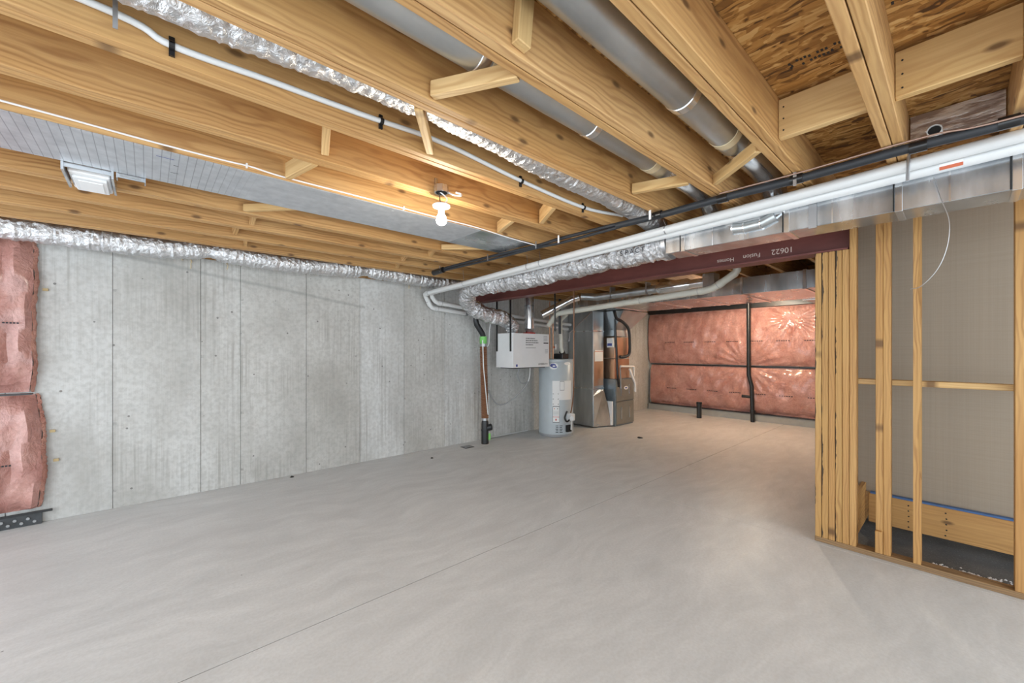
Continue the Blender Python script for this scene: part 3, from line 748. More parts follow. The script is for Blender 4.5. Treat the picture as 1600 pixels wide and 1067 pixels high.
# ------------------------------------------------------------------ white drain pipes running across, below the joists
def pipe(name, pts, r, mat, label, joints=(), cat='pipe', seg=18, jr=1.12):
    e = empty(name, Vector(pts[len(pts)//2]) - Vector((0, 0, r)), label, cat)
    MB().tube(pts, r, seg).build('tube', mat, e, smooth=True)
    for p, d in joints:
        p = Vector(p); d = Vector(d).normalized()
        MB().tube([p - d*.03, p + d*.03], r * jr, seg).build('coupling', mat, e, smooth=True)
        MB().tube([p + d*.030, p + d*.036], r * 1.05, seg).build('joint_ring', M['ring'], e)
    return e
zA = lambda y: 2.404 - 0.0318 * y
A = [(2.90, -2.2, zA(-2.2)), (2.90, 5.00, zA(5.0)), (2.905, 5.055, zA(5.0) - .008), (2.93, 5.075, 2.205), (3.01, 5.085, 2.09), (3.04, 5.09, 2.062), (3.08, 5.09, 2.055), (4.6, 5.09, 1.945), (6.05, 5.09, 1.86)]
pa = pipe('drain_pipe', A, 0.0305, M['pvc'], 'long white plastic pipe along the front of the trunk duct', [((2.90, 4.97, zA(4.97)), (0, -1, 0)), ((3.10, 5.09, 2.053), (1, 0, -.07)), ((2.99, 5.083, 2.115), (-.5, 0, .8))])
for y in (4.1, 2.97, 2.79, 1.48):
    MB().tube([(2.90, y - .004, zA(y)), (2.90, y + .004, zA(y))], 0.0325, 18).build('hanger_loop', M['steel'], pa)
    MB().cyl((2.90, y, zA(y) + .03), (2.90, y + .02, ZB + .005), 0.002, 6).build('hanger_wire', M['steel'], pa)
MB().tube([(2.868, 0.175, 2.31), (2.868, 0.17, 2.46)], 0.007, 6).build('hanger_chain', M['steel'], pa)
zB = lambda y: 2.375 - 0.0235 * y
B = [(2.962, -2.2, zB(-2.2)), (2.962, 4.93, zB(4.93)), (2.967, 4.985, zB(4.93) - .008), (3.0, 5.01, 2.20), (3.05, 5.02, 2.148), (3.09, 5.02, 2.13), (4.6, 5.02, 2.02), (6.05, 5.02, 1.94)]
pb = pipe('drain_pipe', B, 0.0305, M['pvc'], 'white plastic pipe with a red tag tucked behind its twin', [((2.962, 4.9, zB(4.9)), (0, -1, 0)), ((3.12, 5.02, 2.127), (1, 0, -.07))])
def patch(nm, mat, a0, a1, r_):
    MB().grid(lambda u, v: (2.962 - r_ * math.cos(a0 + (a1 - a0) * v), 0.065 - .08 * u, zB(0.065 - .08 * u) - r_ * math.sin(a0 + (a1 - a0) * v)), 2, 8).build(nm, mat, pb, smooth=True)
patch('tag', M['label'], -.1, .9, .0312); patch('tag_band', M['redtag'], .35, .9, .0316)
for p_, x in ((pa, 3.62), (pb, 3.55)):
    y = 5.09 if p_ is pa else 5.02; z = (2.015 if p_ is pa else 2.096)
    MB().tube([(x, y, z), (x + .05, y, z - .0036)], 0.0311, 18, cap=False).build('printed_mark', M['redtag'] if p_ is pb else M['ink'], p_, smooth=True)

# black insulated line set
bl = empty('black_pipe', (2.68, 1.5, 2.37), 'black insulated pipe strapped under the joists above the white pipes', 'pipe')
BP = [(2.655, -2.2, 2.398), (2.66, -.6, 2.405), (2.665, -.12, 2.398), (2.672, .15, 2.405), (2.68, .6, 2.400), (2.675, 1.0, 2.404), (2.665, 1.43, 2.396), (2.655, 1.75, 2.400)]
MB().tube(spline(BP, 6), 0.023, 14).build('sleeve', M['foam'], bl, smooth=True)
MB().tube(spline([(2.655, 1.72, 2.41), (2.65, 2.3, 2.415), (2.64, 2.6, 2.405), (2.61, 3.2, 2.41), (2.57, 3.9, 2.405), (2.56, 4.12, 2.39)], 6), 0.014, 12).build('sleeve', M['foam'], bl, smooth=True)
MB().tube(spline([(2.655, 1.72, 2.385), (2.655, 2.3, 2.38), (2.645, 2.6, 2.388), (2.62, 3.2, 2.383), (2.57, 3.9, 2.38), (2.56, 4.12, 2.37)], 6), 0.012, 12).build('sleeve', M['foam'], bl, smooth=True)
MB().cyl((2.55, 4.02, 2.385), (2.545, 4.22, 2.378), 0.034, 16).build('end_roll', M['tape'], bl, smooth=True)
MB().tube(spline([(2.62, -2.2, 2.43), (2.63, -.3, 2.400), (2.635, .1, 2.424), (2.65, .6, 2.423), (2.65, 1.0, 2.428)], 8), 0.0045, 8).build('copper_line', M['coppdull'], bl, smooth=True)
for y, x in ((-.14, 2.665), (.127, 2.672), (.604, 2.68), (.99, 2.675), (1.42, 2.665)):
    MB().tube([(x, y - .03, 2.401), (x, y + .03, 2.401)], 0.0265, 14).build('tape_wrap', M['tape'], bl, smooth=True)
for y, x in ((1.45, 2.64), (2.29, 2.63), (2.55, 2.62), (3.22, 2.60), (4.05, 2.55)):
    MB().box(x - .03, x - .027, y - .008, y + .008, 2.365, 2.43).build('strap', M['white'] if y in (1.45, 2.29) else M['steel'], bl)
MB().box(2.655, 2.66, 0.60, 0.616, 2.36, 2.46).build('strap', M['steel'], bl)

# curl of thin wire hanging in front of the stud wall
tag(MB().tube(spline([(2.975, 0.085, 2.33), (2.95, 0.06, 2.21), (2.94, 0.032, 2.091), (2.94, 0.038, 1.966), (2.95, 0.071, 1.859), (2.96, 0.128, 1.782), (2.97, 0.17, 1.77)], 8), 0.0018, 8).build('hanging_wire', M['steel'], smooth=True),
    'thin grey wire curling down from the trunk duct', 'wire')

# ------------------------------------------------------------------ insulation blankets
def batt_left(x0, x1, z0, z1, seed, label):
    e = empty('insulation_blanket', ((x0+x1)/2, 5.1, z0), label, 'insulation', 'pink blankets at the near end of the concrete wall')
    rg = random.Random(seed); ph = [rg.uniform(0, 6) for _ in range(6)]
    def fn(u, v):
        x = x0 + (x1 - x0) * u; z = z0 + (z1 - z0) * v
        ed = min(v, 1 - v); b = 0.11 * (1 - math.exp(-ed * 14)) * (1 - 0.5 * math.exp(-(1 - u) * 30))
        b += 0.020 * math.sin(x * 30 + z * 2.2 + ph[0]) * (1 - u * .3) + 0.010 * math.sin(x * 55 - z * 7 + ph[1]) + 0.004 * math.sin(z * 17 + ph[2])
        xx = x + 0.008 * math.sin(z * 5 + ph[3]) * u + 0.004 * math.sin(z * 19 + ph[4]) * u - 0.03 * u * (abs(v - .5) * 2) ** 5
        return (xx, YW - 0.008 - max(0.012, b), z)
    MB().grid(fn, 60, 60).build('film_face', M['pink'], e, smooth=True)
    N = 50
    vs = []; rr = random.Random(seed + 1)
    for j in range(N + 1):
        p = fn(1, j / N)
        for q in range(7):
            t = q / 6; wob = rr.uniform(-.005, .008)
            vs.append((p[0] + wob + 0.022 * math.sin(t * math.pi), p[1] + (YW - 0.008 - p[1]) * t, p[2] + rr.uniform(-.005, .005)))
    MB().add(vs, [(j*7+q, (j+1)*7+q, (j+1)*7+q+1, j*7+q+1) for j in range(N) for q in range(6)]).build('fibre_edge', M['fibre'], e, smooth=True)
    return e
b1 = batt_left(-2.6, -0.705, 1.105, 2.375, 21, 'upper pink film covered insulation blanket on the concrete wall')
b2 = batt_left(-2.6, -0.665, 0.135, 1.085, 34, 'lower pink film covered insulation blanket on the concrete wall')
for (e, z, x) in ((b1, 1.66, -0.80), (b2, 0.53, -0.84)):
    for k in range(5):
        MB().box(x - .05 + k*.018, x - .038 + k*.018, 5.028, 5.032, z, z + .012).build('print_mark', M['blackink'], e)
tag(MB().box(-2.6, -0.70, 5.03, 5.10, 1.088, 1.100).build('black_batten', M['black']), 'black strip pinching the two near blankets together', 'strip')
mb = empty('membrane_strip', (-1.5, 5.15, 0.02), 'dark dimpled drainage strip along the wall foot below the blankets', 'membrane')
MB().box(-2.6, -0.66, 5.145, 5.172, 0.0, 0.10).build('sheet', M['membrane'], mb)
MB().box(-2.6, -0.60, 5.13, 5.145, 0.095, 0.112).build('top_bar', M['black'], mb)
for k in range(30):
    x = -0.70 - k * 0.035
    MB().cyl((x, 5.146, 0.03 + .03 * (k % 2)), (x, 5.138, 0.03 + .03 * (k % 2)), 0.011, 8).build('dimple', M['grey'], mb)
for (z, x) in ((0.75, -.60), (0.50, -.58), (1.95, -.64)):
    MB().box(x - .02, x + .012, 5.165, 5.178, z, z + .022).build('tape_flag', M['yellow'], b2 if z < 1 else b1)

def batt_far(y0, y1, z0, z1, seed, label):
    e = empty('insulation_blanket', (XF - .06, (y0+y1)/2, z0), label, 'insulation', 'pink blankets on the far wall')
    rg = random.Random(seed); ph = [rg.uniform(0, 6) for _ in range(6)]
    pk = (2.15, 2.05)
    def fn(u, v):
        y = y0 + (y1 - y0) * u; z = z0 + (z1 - z0) * v
        ed = min(v, 1 - v) * (z1 - z0); b = 0.09 * (1 - math.exp(-ed * 9))
        b += 0.010 * math.sin(y * 5 + z * 6 + ph[0]) + 0.007 * math.sin(y * 13 - z * 10 + ph[1]) + 0.004 * math.sin(y * 31 + z * 8 + ph[2])
        dy, dz = y - pk[0], z - pk[1]; r = math.hypot(dy, dz); an = math.atan2(dz, dy)
        b += 0.012 * math.sin(an * 17) * math.exp(-((r - .28) / .22) ** 2) - 0.03 * math.exp(-(r / .1) ** 2)
        dy, dz = y - 2.95, z - 1.12; r = math.hypot(dy, dz); an = math.atan2(dz, dy)
        b += 0.010 * math.sin(an * 21) * math.exp(-((r - .45) / .3) ** 2)
        return (XF - 0.012 - max(0.01, b), y, z)
    MB().grid(fn, 150, 60).build('film_face', M['pink'], e, smooth=True)
    for k in range(9):
        yy = y1 - 0.45 - k * 0.46; zz = z0 + (z1 - z0) * 0.42
        for q in range(6):
            u = (yy - q * .04 - y0) / (y1 - y0)
            p = fn(u, 0.42)
            MB().box(p[0] - .006, p[0] + .004, p[1] - .013, p[1] + .013, zz - .006, zz + .008).build('print_mark', M['blackink'], e)
    return e
batt_far(0.55, 5.15, 1.135, 2.32, 41, 'upper pink film covered insulation blanket on the far wall')
batt_far(0.55, 5.10, 0.16, 1.095, 52, 'lower pink film covered insulation blanket on the far wall')
tag(MB().box(XF - .045, XF - .005, 0.55, 5.12, 1.100, 1.122).build('black_batten', M['black']), 'black strip between the two blankets on the far wall', 'strip')
tag(MB().box(XF - .10, XF - .005, 0.55, 5.15, 2.325, 2.42).build('top_band', M['black']), 'black band along the top of the far blankets', 'strip')
tag(MB().box(XF - .115, XF - .005, 0.55, 5.10, 0.142, 0.156).build('foot_band', M['black']), 'black strip under the lower blanket on the far wall', 'strip')
ov = empty('vent_stack', (9.05, 2.79, 0), 'tall black drain stack standing before the far pink blankets', 'pipe')
MB().tube([(9.05, 2.86, 2.40), (9.05, 2.855, 0.95), (9.05, 2.80, 0.72), (9.05, 2.785, 0.0)], 0.038, 14).build('stack', M['black'], ov, smooth=True)
MB().cyl((9.05, 2.79, .50), (9.04, 2.98, .51), 0.03, 12).build('side_stub', M['black'], ov, smooth=True)
MB().cyl((9.05, 2.785, .18), (9.05, 2.785, .24), 0.05, 14).build('coupling', M['black'], ov, smooth=True)
for (x, y, hh, lab) in ((8.75, 3.72, .33, 'short black capped pipe stub rising from the slab before the far blankets'), (7.75, 4.80, .32, 'short black pipe stub rising from the slab behind the furnace')):
    e = empty('floor_stub', (x, y, 0), lab, 'pipe')
    MB().cyl((x, y, 0), (x, y, hh), 0.050, 16).build('pipe', M['black'], e, smooth=True)
    MB().cyl((x, y, hh - .03), (x, y, hh + .01), 0.056, 16).build('cap', M['tape'], e, smooth=True)

# ------------------------------------------------------------------ ventilator box
hv = empty('ventilator_box', (4.49, 4.71, 1.179), 'white ventilation unit box hung on black straps by the concrete wall', 'ventilator')
MB().box(4.09, 4.895, 4.51, 4.907, 1.179, 1.711).build('cabinet', M['box'], hv, bevel=0.004)
MB().box(4.15, 4.85, 4.56, 4.87, 1.165, 1.179).build('base_pan', M['dark'], hv)
ink = MB(); rg = random.Random(8)
for r_, wd in enumerate((.20, .26, .28, .16)):
    x = 4.36; z = 1.625 - r_ * .033
    while x < 4.36 + wd:
        l = rg.uniform(.02, .045); ink.box(x, min(x + l, 4.36 + wd), 4.5085, 4.511, z, z + .016); x += l + .008
ink.box(4.36, 4.58, 4.5085, 4.511, 1.482, 1.489)
ink.build('notice_print', M['ink'], hv)
MB().box(4.76, 4.87, 4.5085, 4.511, 1.555, 1.572).build('rating_bar', M['blackink'], hv)
ink = MB()
for r_ in range(5): ink.box(4.76, 4.85, 4.5085, 4.511, 1.60 + r_*.018, 1.605 + r_*.018)
for r_ in range(4): ink.box(4.79, 4.86, 4.5085, 4.511, 1.40 + r_*.018, 1.405 + r_*.018)
ink.build('small_print', M['ink'], hv)
text('logo', 'LIFEBREATH', 0.040, M['blackink'], frame((4.745, 4.509, 1.225), (1, 0, 0), (0, 0, 1)), hv)
MB().box(4.14, 4.34, 4.5085, 4.511, 1.195, 1.235).build('sticker', M['label'], hv)
MB().box(4.15, 4.185, 4.5075, 4.509, 1.197, 1.232).build('sticker_emblem', M['blue'], hv)
for y, z1 in ((4.56, 2.425), (4.88, 2.425)):
    MB().box(4.080, 4.089, y - .015, y + .015, 1.43, z1).build('hanging_strap', M['tape'], hv)
MB().tube([(4.62, 4.70, 1.711), (4.62, 4.70, 1.735)], 0.10, 24).build('port_collar', M['red'], hv, smooth=True)
MB().tube([(4.26, 4.71, 1.705), (4.26, 4.71, 1.76)], 0.09, 24).build('port_collar', M['galv'], hv, smooth=True)
gd = empty('vertical_duct', (4.62, 4.70, 1.735), 'shiny upright steel duct on top of the white ventilation box', 'duct')
MB().cyl((4.62, 4.70, 1.80), (4.62, 4.70, 2.44), 0.078, 28).build('pipe', M['shiny'], gd, smooth=True)
MB().tube([(4.62, 4.70, 1.736), (4.62, 4.70, 1.80)], [.05, .078], 24).build('reducer', M['galv'], gd, smooth=True)
MB().tube([(4.62, 4.70, 2.16), (4.62, 4.70, 2.18)], .081, 28).build('seam_band', M['galv'], gd, smooth=True)
pipe('slanting_duct', [(4.75, 4.54, 2.02), (5.10, 4.23, 2.27), (5.2, 4.15, 2.31)], 0.062, M['shiny'], 'shiny steel duct slanting up from the white box under the beam', cat='duct')
hh_ = tag(MB().tube(spline([(4.40, 4.70, 1.158), (4.38, 4.72, 1.05), (4.46, 4.74, 0.93), (4.55, 4.74, 0.905), (4.62, 4.74, 0.93), (4.57, 4.80, 0.80), (4.40, 4.95, 0.60), (4.25, 5.05, 0.56), (4.15, 5.12, 0.72), (4.135, 5.14, 0.80)], 8), 0.010, 10).build('drain_hose', M['grey'], smooth=True),
    'grey drain hose looping below the white ventilation box', 'hose')
tag(MB().tube(spline([(4.66, 4.72, 1.158), (4.66, 4.73, 1.02), (4.64, 4.74, 0.935)], 6), 0.010, 10).build('drain_hose', M['pvc'], smooth=True), 'short pale drain hose under the white ventilation box', 'hose')
tag(MB().tube([(4.135, 5.15, 0.74), (4.135, 5.15, 0.03), (4.145, 5.15, 0.02), (5.02, 5.15, 0.02)], 0.010, 10).build('condensate_pipe', M['pvc'], smooth=True), 'thin white pipe down the concrete wall and along its foot', 'pipe')

# ------------------------------------------------------------------ black drain with corrugated pipe
dr = empty('floor_drain_stack', (3.88, 4.93, 0), 'black and coppery corrugated drain pipe with a green coupling by the wall', 'pipe')
dx, dy = 3.885, 4.93
MB().tube([(3.885, 4.93, 0), (3.885, 4.93, 0.30), (3.885, 4.93, 0.36)], [.058, .058, .05], 18).build('lower_fitting', M['black'], dr, smooth=True)
MB().cyl((3.885, 4.93, .20), (3.885, 4.93, .225), .063, 18).build('hub', M['black'], dr, smooth=True)
MB().cyl((3.91, 4.915, .24), (3.96, 4.86, .26), .052, 18).build('cleanout', M['black'], dr, smooth=True)
MB().cyl((3.96, 4.86, .26), (3.966, 4.853, .262), .038, 16).build('cleanout_cap', M['tape'], dr, smooth=True)
MB().cyl((3.885, 4.93, .355), (3.885, 4.93, .40), .050, 18).build('clamp', M['steel'], dr, smooth=True)
z = .40; pts = []; rs = []
while z < 1.50:
    pts += [(dx - .03 * (z - .4), dy, z), (dx - .03 * (z - .4), dy, z + .014)]; rs += [.061, .051]; z += .028
MB().tube(pts, rs, 18).build('corrugated_hose', M['brownhose'], dr, smooth=False)
MB().cyl((dx - .033, dy, 1.49), (dx - .033, dy, 1.55), .045, 18).build('clamp', M['steel'], dr, smooth=True)
MB().cyl((dx - .033, dy, 1.55), (dx - .035, dy, 1.66), .056, 18).build('green_coupling', M['green'], dr, smooth=True)
MB().tube([(dx - .035, dy, 1.66), (dx - .05, dy, 1.70), (dx - .16, dy, 1.84), (dx - .175, dy, 1.90), (dx - .175, dy, 2.00)], .042, 18).build('offset_pipe', M['black'], dr, smooth=True)
MB().box(dx + .025, dx + .062, dy - .062, dy - .056, .06, .16).build('green_label', M['green'], dr)
tag(MB().tube([(3.80, 4.88, 1.60), (3.80, 4.86, 1.2), (3.88, 4.85, .46)], .009, 8).build('condensate_line', M['pvc'], smooth=True), 'thin pale line strapped down the front of the corrugated drain', 'pipe')
tag(MB().tube(spline([(4.03, 4.93, 1.95), (3.99, 4.93, 1.85), (3.97, 4.93, 1.70), (3.96, 4.93, 1.55), (3.93, 4.94, 1.50)], 6), .010, 8).build('condensate_line', M['pvc'], smooth=True), 'curved pale line dropping from the white pipes to the corrugated drain', 'pipe')
gr = empty('floor_grate', (3.55, 4.93, 0), 'small dark floor drain grate set in the slab by the wall', 'grate')
MB().box(3.47, 3.63, 4.86, 5.00, 0.0, 0.004).build('rim', M['dark'], gr)
for k in range(6): MB().box(3.485 + k*.023, 3.497 + k*.023, 4.875, 4.985, 0.004, 0.007).build('bar', M['grey'], gr)
for (x, y, s_, lab) in ((2.826, 4.731, .018, 'small dark scrap lying on the slab near the floor grate'), (6.04, 3.53, .05, 'flat dark cap on the slab before the furnace'), (1.22, 5.10, .02, 'small dark scrap at the foot of the concrete wall')):
    e = MB().tube([(x, y, 0), (x, y, .008), (x + .002, y, .014)], [s_, s_ * .9, s_ * .4], 9, jitter=.25); tag(e.build('floor_scrap', M['dark']), lab, 'debris')

# ------------------------------------------------------------------ water heater
hx, hy_, hr = 5.25, 4.68, 0.30
wh = empty('water_heater', (hx, hy_, 0), 'tall pale grey round water heater tank with paper labels', 'water heater')
lathe([(0.0, hr - .012), (.02, hr), (.045, hr)], (hx, hy_, 0), 48).build('base_ring', M['grey'], wh, smooth=True)
lathe([(.045, hr - .004), (1.275, hr - .004), (1.295, hr - .02), (1.30, .05)], (hx, hy_, 0), 56).build('tank', M['tank'], wh, smooth=True)
lathe([(1.258, hr + .002), (1.285, hr + .002), (1.30, hr - .012)], (hx, hy_, 0), 56).build('top_rim', M['tank'], wh, smooth=True)
facing = math.atan2(-hy_, -hx)
def wrap(a0, a1, z0, z1, name, mat, off=.002, n=12):
    r = hr - .004 + off
    m = MB()
    m.grid(lambda u, v: (hx + r * math.cos(facing + a0 + (a1 - a0) * u), hy_ + r * math.sin(facing + a0 + (a1 - a0) * u), z0 + (z1 - z0) * v), n, 1)
    o = m.build(name, mat, wh, smooth=True); return o
def wrapo(a0, a1, *r_): return wrap(a0 + A0, a1 + A0 * (.75 if a1 > .7 else 1), *r_)
A0 = -0.32
wrapo(.12, 1.25, .62, .94, 'data_label', M['label']); wrapo(.12, .50, .50, .64, 'data_label', M['label'], .003)
for k in range(3):
    for a in (.14, .42): wrapo(a, a + .06, .72 - k * .085, .728 - k * .085, 'label_mark', M['blackink'], .004, 2)
wrapo(.54, .72, .78, .935, 'warning_frame', M['ink'], .003); wrapo(.555, .705, .79, .925, 'warning_label', M['label'], .004)
wrapo(.80, 1.02, .77, .93, 'rating_label', M['label'], .004)
wrapo(.14, .52, .245, .52, 'warning_frame', M['blackink'], .004); wrapo(.155, .505, .255, .51, 'warning_label', M['label'], .005)
wrapo(.155, .505, .335, .343, 'label_rule', M['red'], .006); wrapo(.22, .27, .47, .485, 'label_mark', M['redtag'], .006, 2); wrapo(.38, .44, .47, .485, 'label_mark', M['ink'], .006, 2); wrapo(.29, .36, .28, .31, 'label_mark', M['red'], .006, 2)
for r_ in range(4): wrapo(.18, .48, .37 + r_*.022, .374 + r_*.022, 'label_mark', M['ink'], .006, 4)
for k in range(5):
    wrapo(.30 + (k % 2) * .02, .46, .08 + k * .027, .090 + k * .027, 'vent_slot', M['dark'], .003, 4); wrapo(.52, .70 - (k % 2) * .03, .08 + k * .027, .090 + k * .027, 'vent_slot', M['dark'], .003, 4)
def badge(a, z, ra, rz, name, mat, off):
    m = MB(); r = hr - .004 + off; pts = [(hx + r*math.cos(facing + a), hy_ + r*math.sin(facing + a), z)]
    for k in range(24):
        t = 2*math.pi*k/24; aa = facing + a + ra*math.cos(t)/hr
        pts.append((hx + r*math.cos(aa), hy_ + r*math.sin(aa), z + rz*math.sin(t)))
    m.add(pts, [(0, k+1, (k+1) % 24 + 1) for k in range(24)]); return m.build(name, mat, wh, smooth=True)
badge(-.13, 1.185, .075, .055, 'round_badge', M['label'], .003); badge(-.16, 1.195, .05, .03, 'badge_swoosh', M['blue'], .005); badge(-.07, 1.17, .04, .018, 'badge_swoosh', M['blue'], .006); badge(-.11, 1.185, .022, .012, 'badge_gap', M['label'], .008)
badge(.70, 1.225, .07, .025, 'oval_badge', M['label'], .003)
ga = facing + .84
gx, gy = hx + (hr + .03) * math.cos(ga), hy_ + (hr + .03) * math.sin(ga)
MB().box(gx - .055, gx + .055, gy - .055, gy + .045, .27, .39).build('gas_valve', M['box'], wh, bevel=.012)
MB().cyl((gx - .05, gy - .05, .33), (gx - .075, gy - .085, .33), .036, 16).build('gas_dial', M['pvc'], wh, smooth=True)
MB().tube(spline([(gx - .03, gy - .01, .30), (gx - .12, gy - .02, .27), (gx - .15, gy, .33), (gx - .12, gy, .40), (gx - .10, gy - .01, .44)], 6), .014, 10).build('gas_hose', M['tape'], wh, smooth=True)
MB().tube([(gx, gy - .02, .27), (gx - .01, gy - .02, .12)], .012, 10).build('thermostat_tube', M['pvc'], wh, smooth=True)
MB().box(gx - .09, gx + .01, gy - .01, gy + .03, .09, .20).build('burner_door', M['dark'], wh)
MB().tube([(hx + .08, hy_ - .1, 1.30), (hx + .08, hy_ - .1, 1.36), (hx + .02, hy_ - .12, 1.42)], .05, 16).build('blower', M['black'], wh, smooth=True)
MB().box(hx - .04, hx + .13, hy_ - .18, hy_ + .02, 1.30, 1.39).build('blower_base', M['black'], wh, bevel=.01)
MB().tube([(hx + .04, hy_ - .12, 1.38), (hx + .0, hy_ - .12, 1.50), (hx - .02, hy_ - .12, 1.95), (hx - .02, hy_ - .20, 2.02), (hx - .10, hy_ - .34, 2.06)], .034, 14).build('vent_pipe', M['pvcold'], wh, smooth=True)
MB().tube([(hx - .14, hy_ - .06, 1.30), (hx - .14, hy_ - .06, 2.10)], .010, 10).build('water_line', M['copper'], wh, smooth=True)
MB().tube([(hx - .05, hy_ + .1, 1.30), (hx - .05, hy_ + .1, 1.75), (hx - .05, hy_ + .1, 2.3)], .011, 10).build('water_line', M['copper'], wh, smooth=True)
MB().cyl((hx - .14, hy_ - .075, 1.50), (hx - .14, hy_ - .11, 1.50), .016, 10).build('shutoff_valve', M['redtag'], wh, smooth=True)
MB().box(hx - .155, hx - .125, hy_ - .13, hy_ - .118, 1.46, 1.55).build('valve_tag', M['label'], wh)
tag(MB().tube(spline([(4.92, 4.01, 2.434), (4.92, 4.015, 1.6), (4.925, 4.02, 1.0), (5.0, 4.09, .75), (5.10, 4.19, .60), (5.16, 4.26, .47), (5.165, 4.28, .42)], 6), .010, 10).build('gas_line', M['brownhose'], smooth=True), 'slim brownish gas line dropping past the water heater to its valve', 'pipe')
tag(MB().tube([(4.82, 4.32, 2.434), (4.83, 4.32, 1.75)], .012, 10).build('black_cable', M['tape'], smooth=True), 'black cable hanging from the beam over the white box', 'cable')
tag(MB().tube([(5.09, 4.45, 2.3), (5.09, 4.45, 1.72)], .022, 12).build('black_vent_hose', M['black'], smooth=True), 'black pipe dropping behind the gas line toward the water heater', 'pipe')
tag(MB().tube([(5.75, 4.3, 2.12), (5.35, 4.45, 1.75), (5.33, 4.46, 1.6)], .010, 10).build('diagonal_conduit', M['steel'], smooth=True), 'thin grey conduit slanting down before the big return duct', 'conduit')

# ------------------------------------------------------------------ return drop and furnace
rd = empty('return_duct', (6.33, 4.85, 0), 'tall sheet metal return duct flaring into the side of the furnace', 'duct')
MB().box(6.15, 6.48, 4.56, 5.15, 0.02, 0.72).build('lower_section', M['galvd'], rd, bevel=.003)
MB().box(6.15, 6.48, 4.56, 5.15, 0.735, 1.80).build('middle_section', M['galvd'], rd, bevel=.003)
MB().box(6.15, 6.48, 4.56, 5.15, 1.815, 2.19).build('upper_section', M['galvd'], rd, bevel=.003)
for z in (0.7275, 1.8075): MB().box(6.14, 6.49, 4.55, 5.155, z - .012, z + .012).build('drive_cleat', M['galv'], rd, bevel=.002)
MB().box(6.17, 6.46, 4.553, 4.559, 0.78, 1.42).build('reflection_panel', M['coil'], rd)  # brown colour paints the reflections seen on this bare duct face
MB().box(6.19, 6.44, 4.548, 4.553, 1.24, 1.45).build('paper_label', M['label'], rd); MB().box(6.19, 6.44, 4.546, 4.549, 1.42, 1.43).build('label_rule', M['redtag'], rd)
MB().hexa([(6.16, 4.55, .02), (6.545, 4.40, .02), (6.545, 4.95, .02), (6.16, 4.95, .02), (6.16, 4.55, .60), (6.40, 4.50, .70), (6.40, 4.95, .70), (6.16, 4.95, .60)]).build('boot', M['galv'], rd)
MB().box(6.50, 6.545, 4.385, 4.95, .03, .48).build('filter_rack', M['white'], rd, bevel=.004)
fu = empty('furnace', (6.88, 4.66, 0), 'taupe and zinc upright furnace cabinet with an oval badge', 'furnace')
MB().box(6.555, 6.575, 4.345, 4.99, 0.015, 0.90).build('side_panel', M['furnside'], fu, bevel=.004)
MB().box(6.575, 7.19, 4.36, 4.99, 0.0, 0.90).build('cabinet', M['furnside'], fu, bevel=.004)
for z0, z1 in ((.03, .46), (.475, .885)):
    d_ = MB().box(6.58, 7.185, 4.335, 4.36, z0, z1).build('door', M['furnace'], fu, bevel=.006)
    for x in (6.74, 7.02): MB().box(x - .012, x + .012, 4.325, 4.336, z0 + .10, z1 - .10).build('louvre', M['galv'], d_, bevel=.003)
m = MB(); pts = [(6.90 + .07*math.cos(2*math.pi*k/20), 4.331, .72 + .035*math.sin(2*math.pi*k/20)) for k in range(20)]
m.add(pts + [(a, 4.335, c) for a, b, c in pts], [tuple(range(20)), tuple(range(39, 19, -1))] + [(k, (k+1) % 20, 20 + (k+1) % 20, 20 + k) for k in range(20)]).build('oval_badge', M['label'], fu)
MB().box(6.86, 6.93, 4.329, 4.331, .708, .732).build('badge_emblem', M['blue'], fu)
MB().box(6.60, 7.12, 4.40, 4.95, .90, 1.28).build('coil_case', M['coil'], fu, bevel=.004)
MB().box(6.60, 7.12, 4.40, 4.95, 1.295, 1.70).build('plenum', M['coil'], fu, bevel=.004)
MB().box(6.60, 7.12, 4.40, 4.95, 1.715, 1.84).build('plenum', M['galvd'], fu, bevel=.004)
MB().hexa([(6.60, 4.40, 1.84), (7.12, 4.40, 1.84), (7.12, 4.95, 1.84), (6.60, 4.95, 1.84), (6.53, 4.15, 2.19), (7.40, 4.15, 2.19), (7.40, 5.05, 2.19), (6.53, 5.05, 2.19)]).build('flared_plenum', M['galvd'], fu)
MB().box(6.52, 6.60, 4.38, 4.52, 1.50, 1.68).build('control_box', M['label'], fu, bevel=.006); MB().box(6.517, 6.521, 4.40, 4.50, 1.53, 1.58).build('control_print', M['blue'], fu)
MB().tube(spline([(6.3, 4.2, 2.16), (6.45, 4.25, 2.04), (6.75, 4.30, 1.98), (6.98, 4.33, 1.86), (7.04, 4.34, 1.60), (7.02, 4.34, 1.38), (6.90, 4.37, 1.32), (6.78, 4.40, 1.32)], 8), .028, 14).build('line_sleeve', M['foam'], fu, smooth=True)
MB().tube(spline([(6.58, 4.36, 2.14), (6.58, 4.36, 1.80), (6.60, 4.35, 1.4), (6.60, 4.33, 1.0), (6.64, 4.33, .75)], 8), .022, 12).build('line_sleeve', M['tape'], fu, smooth=True)
MB().tube([(6.70, 4.33, 1.14), (7.16, 4.33, 1.13), (7.17, 4.33, 1.10), (7.18, 4.33, .93)], .020, 12).build('drain_pipe', M['pvc'], fu, smooth=True)
MB().tube(spline([(6.68, 4.33, 1.12), (6.69, 4.325, 1.0), (6.70, 4.325, .72)], 6), .012, 10).build('drain_tube', M['grey'], fu, smooth=True)
MB().tube([(7.02, 4.33, 1.08), (7.10, 4.32, .93), (7.20, 4.32, .80), (7.21, 4.32, .62)], .022, 12).build('white_sleeve', M['white'], fu, smooth=True)
sw = empty('switch_box', (7.95, 5.14, 1.5), 'small white switch box on conduit by the far end of the concrete wall', 'switch')
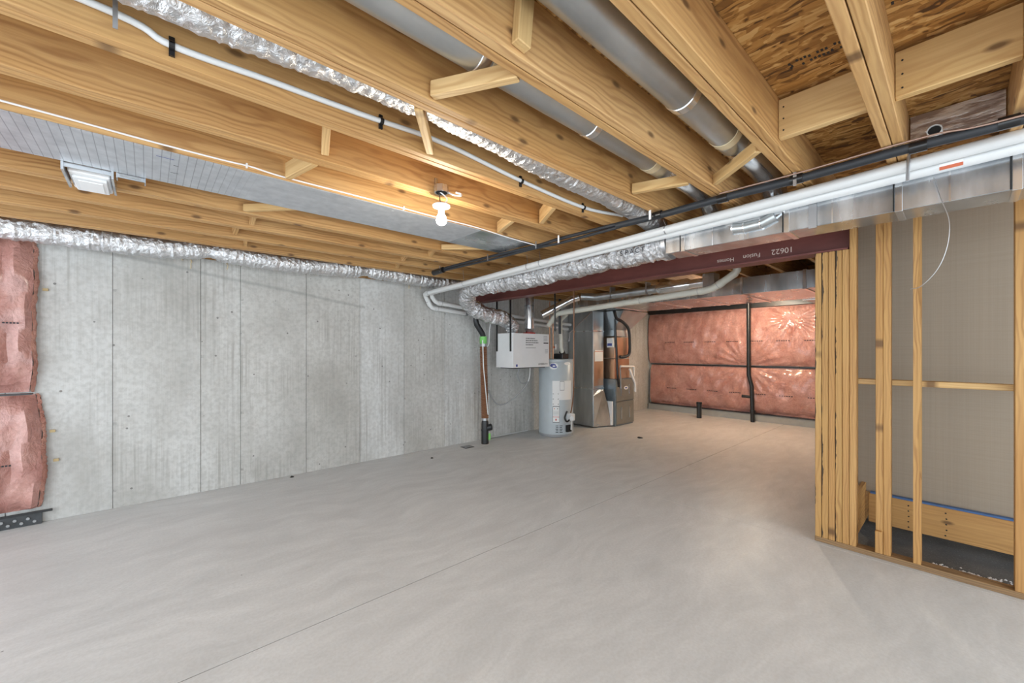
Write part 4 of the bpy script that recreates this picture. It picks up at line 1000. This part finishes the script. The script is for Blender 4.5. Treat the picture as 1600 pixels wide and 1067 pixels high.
MB().box(7.90, 8.00, 5.10, 5.175, 1.55, 1.78).build('box', M['box'], sw, bevel=.008)
MB().tube([(7.82, 5.15, 1.98), (7.82, 5.15, 1.6), (7.82, 5.15, 1.45)], .022, 10).build('conduit', M['grey'], sw, smooth=True)
MB().tube([(7.45, 5.15, 2.0), (7.82, 5.15, 1.99)], .018, 10).build('conduit', M['grey'], sw, smooth=True)

# ------------------------------------------------------------------ overhead runs of the far room
rt = empty('rear_trunk_duct', (6.2, 2.6, 2.2), 'galvanized trunk duct under the far room joists reflecting pink', 'duct')
cu_ = [0.62, 1.25, 1.95, 2.55, 3.2, 4.05, 4.9]
for a, b in zip(cu_[:-1], cu_[1:]): MB().box(5.90, 7.15, a + .002, b - .002, 2.2, 2.42).build('section', M['galv'], rt, bevel=.003)
for y in cu_[1:-1]: MB().box(5.89, 7.16, y - .018, y + .018, 2.19, 2.43).build('drive_cleat', M['shiny'], rt, bevel=.003)
bx_ = empty('branch_duct', (8.1, 1.4, 2.2), 'dented galvanized branch duct beside the post at the far room', 'duct')
MB().box(7.25, 9.0, 1.0, 1.55, 2.2, 2.42).build('section', M['galvd'], bx_, bevel=.004)
MB().box(7.24, 7.26, .99, 1.56, 2.19, 2.43).build('drive_cleat', M['shiny'], bx_)
pipe('rear_white_pipe', [(5.0, 4.62, 1.86), (5.0, 4.50, 2.00), (5.0, 4.42, 2.05), (5.0, 4.3, 2.06), (5.0, 2.05, 2.172), (5.0, 1.97, 2.185), (5.0, 1.90, 2.22), (5.0, 1.72, 2.33), (5.0, 1.70, 2.36), (5.0, 1.70, 2.60)], .043, M['pvcold'],
     'cream plastic pipe with bent ends running behind the beam', [((5.0, 4.1, 2.07), (0, -1, .05)), ((5.0, 2.95, 2.127), (0, -1, .05)), ((5.0, 2.1, 2.17), (0, 1, -.05)), ((5.0, 1.88, 2.232), (0, 1, -.6))], jr=1.1)
rdx = empty('rear_round_duct', (5.35, 3.3, 2.25), 'round steel duct with a wider section running behind the beam', 'duct')
MB().tube([(5.23, 4.12, 2.32), (5.30, 4.02, 2.315), (5.35, 3.9, 2.30), (5.35, 2.85, 2.315)], .058, 22).build('pipe', M['galvd'], rdx, smooth=True)
MB().tube([(5.35, 2.86, 2.315), (5.35, 2.80, 2.315), (5.35, 2.42, 2.325), (5.35, 2.38, 2.325)], [.06, .085, .085, .06], 24).build('wide_section', M['shiny'], rdx, smooth=True)
MB().tube([(5.35, 2.39, 2.325), (5.35, 2.20, 2.33)], .06, 22).build('pipe', M['shiny'], rdx, smooth=True)
MB().box(5.27, 5.43, 2.05, 2.20, 2.24, 2.425).build('end_box', M['galv'], rdx, bevel=.003)
for y in (3.6, 3.0): MB().box(5.29, 5.41, y - .01, y + .01, 2.25, 2.425).build('hanger', M['steel'], rdx)
